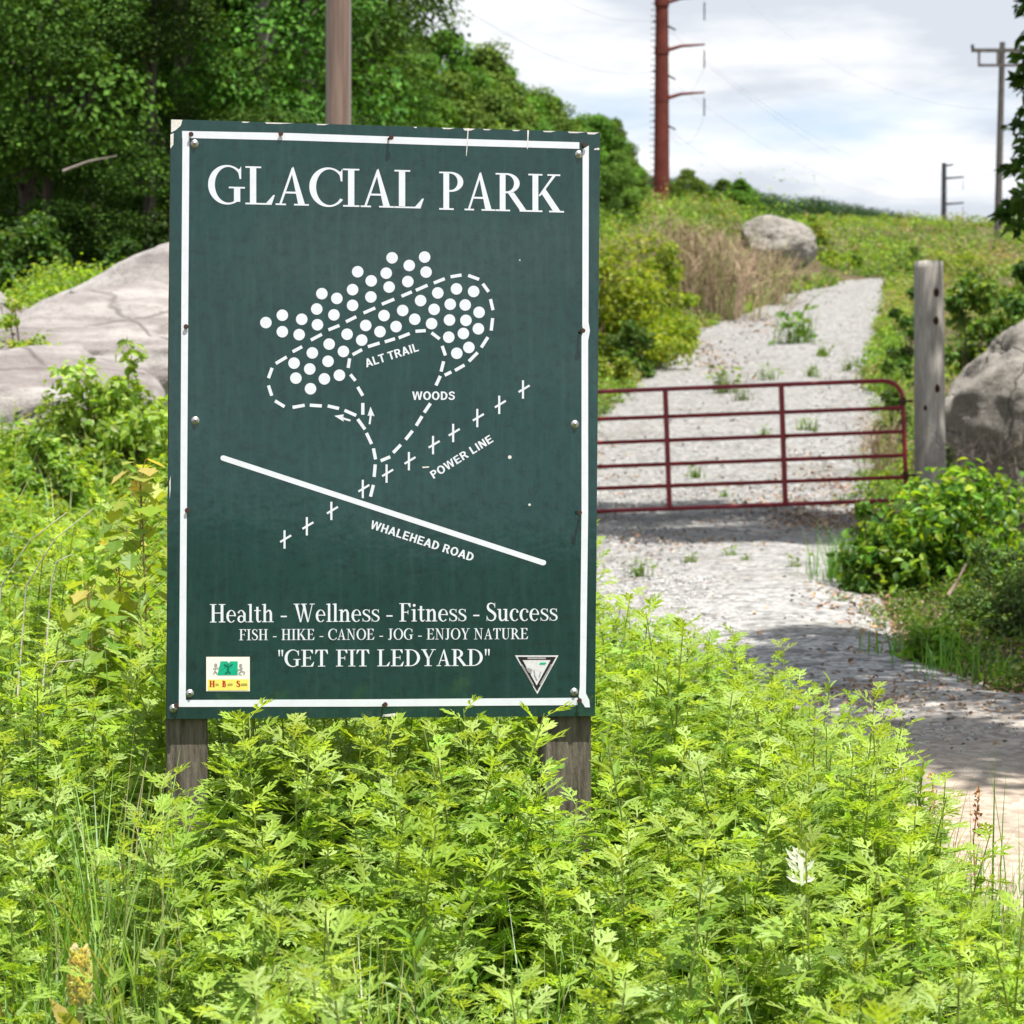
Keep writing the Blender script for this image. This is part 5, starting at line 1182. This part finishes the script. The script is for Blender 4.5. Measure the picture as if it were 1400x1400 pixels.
for i, (px, d, ty, k) in enumerate(((1330, 5.5, 1160, 3), (1290, 5.3, 1165, 5), (1240, 4.9, 1120, 1), (1375, 5.0, 1235, 5))):
    mugwort_thing(px, d, ty, k, 'small mugwort plant at the sandy lower right edge of the weed patch', 'mugwort at the sandy edge', i * 1.7)
# young maple sapling left of the sign
def maple_leaf(L):
    pts = [(0, 0), (.18, .30), (.05, .52), (.42, .42), (.55, .62), (.68, .36), (1.0, 0), (.68, -.36), (.55, -.62), (.42, -.42), (.05, -.52), (.18, -.30)]
    V = np.array([(.42, 0, -.04)] + [(x, y, -.10 * (x - .4) ** 2 + .12 * abs(y)) for x, y in pts]) * L
    return V, np.array([(0, i + 1, (i + 1) % 12 + 1) for i in range(12)])
def sapling(px, d, top_py, label, seed, n=40, width=.16):
    rng = np.random.default_rng(seed); g = G(px, d); h = W(px, top_py, d).z - g.z; e = empty('maple_sapling', g, label, 'sapling'); bl, bs = Buf(), Buf()
    bs.add(*tube([(0, 0, 0), (.015, 0, h * .5), (0, 0, h)], [.005, .0035, .0015], 6), (.22, .18, .08))
    for i in range(n):
        u = (i + .5) / n; z = h * (.2 + .8 * u); a = i * 2.4 + rng.uniform(-.4, .4); rr = width * (1.05 - .85 * u ** 2) * rng.uniform(.4, 1.1); L = (.095 - .045 * u) * rng.uniform(.75, 1.25)
        p = np.array([rr * math.cos(a), rr * math.sin(a), z + .03]); bs.add(*tube([(0, 0, z - .02), p], [.0016, .001], 4, False), (.26, .20, .07))
        V, F = maple_leaf(L); el = rng.uniform(-1.15, -.1); M = rotz(a + rng.uniform(-.5, .5)) @ np.array([[math.cos(el), 0, -math.sin(el)], [0, 1, 0], [math.sin(el), 0, math.cos(el)]])
        c_ = np.array([(.24, .37, .04), (.17, .31, .045), (.34, .42, .07)][rng.integers(3)]) if u < .9 else np.array([(.38, .46, .09), (.36, .45, .07), (.47, .40, .12)][rng.integers(3)])
        bl.add(V @ M.T + p, F, c_ * rng.uniform(.85, 1.15))
    bl.build('foliage', M_WEED, e); bs.build('stem', M_STALK, e)
sapling(192, 6.6, 640, 'young maple sapling with reddish top leaves beside the left edge of the sign', 3, 90, .14)
sapling(160, 6.9, 735, 'shorter yellowish maple sapling left of the red-tipped one', 4, 60, .13)
sapling(120, 6.4, 800, 'small maple sapling half hidden in weeds at lower left', 5, 40, .11)
# arching dry stalks at left
for i, (x0, y0, x1, y1, d) in enumerate(((2, 800, 92, 700, 6.2), (36, 800, 128, 695, 6.1), (70, 800, 98, 758, 6.0), (62, 934, 112, 902, 5.2), (86, 234, 160, 213, 24.2))):
    a, c = W(x0, y0, d), W(x1, y1, d); gnd = tz(a.x, a.y)
    P = [(a.x - .03, a.y, max(gnd, a.z - .35)), tuple(a), tuple(a.lerp(c, .5) + Vector((-.012, 0, .02))), tuple(c)]
    if i == 4: P = P[1:]
    b = Buf(); b.add(*tube(P, [.0024, .002, .0016, .001][-len(P):] if i < 4 else [.016, .012, .005], 5), (.42, .38, .33) if i < 4 else (.22, .19, .17))
    o = b.build('dry_stalk', M_STALK, None, True); tag(o, ('pale arching dry stalk nearest the left border', 'longest pale arching dry stalk on the left slope', 'short pale dry stalk on the left slope', 'slanted grass straw left of the lower sign edge', 'bare grey branch reaching out of the dark wood')[i], 'dry stem' if i < 4 else 'branch')
# pale flower spike, lower left corner
g = SPIKE; zt = W(110, 1300, 3.6).z - g.z
e = empty('flower_spike', g, 'pale yellow budding flower spike in the bottom left corner of the weeds', 'wildflower'); b = Buf(); rng = np.random.default_rng(8)
n = 420; t = rng.random(n); a = rng.uniform(0, 6.28, n); rr = .0105 * np.sin(np.clip(1.06 - t, 0, 1) * 2.2) ** .6 + .003
P = np.stack([rr * np.cos(a), rr * np.sin(a), zt - .085 + .085 * t], 1); D = np.stack([np.cos(a) * .7, np.sin(a) * .7, np.full(n, .8)], 1)
b.add(*leaves(P, D, np.stack([np.cos(a), np.sin(a), -np.ones(n) * .5], 1), .010, .007, vary(rng, n, [(.66, .62, .34), (.68, .60, .38), (.56, .60, .30)]), .3)); b.build('blossom', M_WEED, e)
b = Buf(); b.add(*tube([(0, 0, 0), (.004, 0, zt * .5), (0, 0, zt)], [.008, .007, .004], 7), (.30, .30, .12)); b.build('stem', M_STALK, e)
b = Buf(); n = 16; a = np.arange(n) * 2.4; z = np.linspace(.08, zt - .15, n); P = np.stack([np.cos(a) * .006, np.sin(a) * .006, z], 1); D = np.stack([np.cos(a), np.sin(a), np.full(n, 1.1)], 1)
b.add(*leaves(P, D, np.stack([-np.cos(a), -np.sin(a), np.ones(n)], 1), .13, .032, vary(rng, n, [(.30, .32, .08), (.36, .30, .10)]), .25, rng, True)); b.build('foliage', M_WEED, e)
# reddish seed stalks of dock by the sand, and one silvery turned leaf
for px, d, ty, lab in ((1276, 5.75, 1058, 'thin reddish seed stalk standing at the sandy edge of the weeds'), (1338, 5.6, 1082, 'faint reddish seed stalk nearer the right border over the sand')):
    g = G(px, d); h = W(px, ty, d).z - g.z; b = Buf(); rng = np.random.default_rng(int(px))
    b.add(*tube([(0, 0, 0), (-.008, 0, h * .6), (.006, 0, h)], [.0022, .0018, .001], 5), (.34, .14, .07)); n = 60; z = rng.uniform(.62, 1, n) * h
    b.add(*leaves(np.stack([rng.normal(size=n) * .004, rng.normal(size=n) * .004, z], 1), rng.normal(size=(n, 3)) + np.array([0, 0, .8]), rng.normal(size=(n, 3)), .012, .007, vary(rng, n, [(.42, .17, .07), (.48, .26, .12)]), .2))
    o = b.build('seed_stalk', M_STALK); o.location = g; tag(o, lab, 'weed plant')
p = TURNED; b = Buf(); V, F, Cc = mug_leaf(np.random.default_rng(2), .075, (.62, .66, .58)); M = np.array([[0, 1, 0], [.35, 0, -.9], [.93, 0, .35]]); b.add(V @ M.T, F, Cc)
b.add(*tube([(0, 0, .004), (.004, .006, (tz(p.x, p.y) - p.z) * .5), (-.006, .012, tz(p.x, p.y) - p.z)], [.0012, .0016, .002], 5), (.28, .34, .09))
o = b.build('turned_leaf', M_WEED); o.location = p; tag(o, 'silvery white underside of a turned leaf in the weed patch at lower right', 'leaf')
# short dead stick under the right bush
a, c = W(1302, 805, 11.6), W(1318, 782, 11.6); b = Buf(); b.add(*tube([tuple(a - Vector((.02, 0, .03))), tuple(a.lerp(c, .5)), tuple(c + Vector((.01, 0, .04)))], [.009, .008, .006], 7), (.34, .25, .19)); tag(b.build('dead_stick', M_STALK, None, True), 'short bare stick poking out under the bramble bush', 'stick')
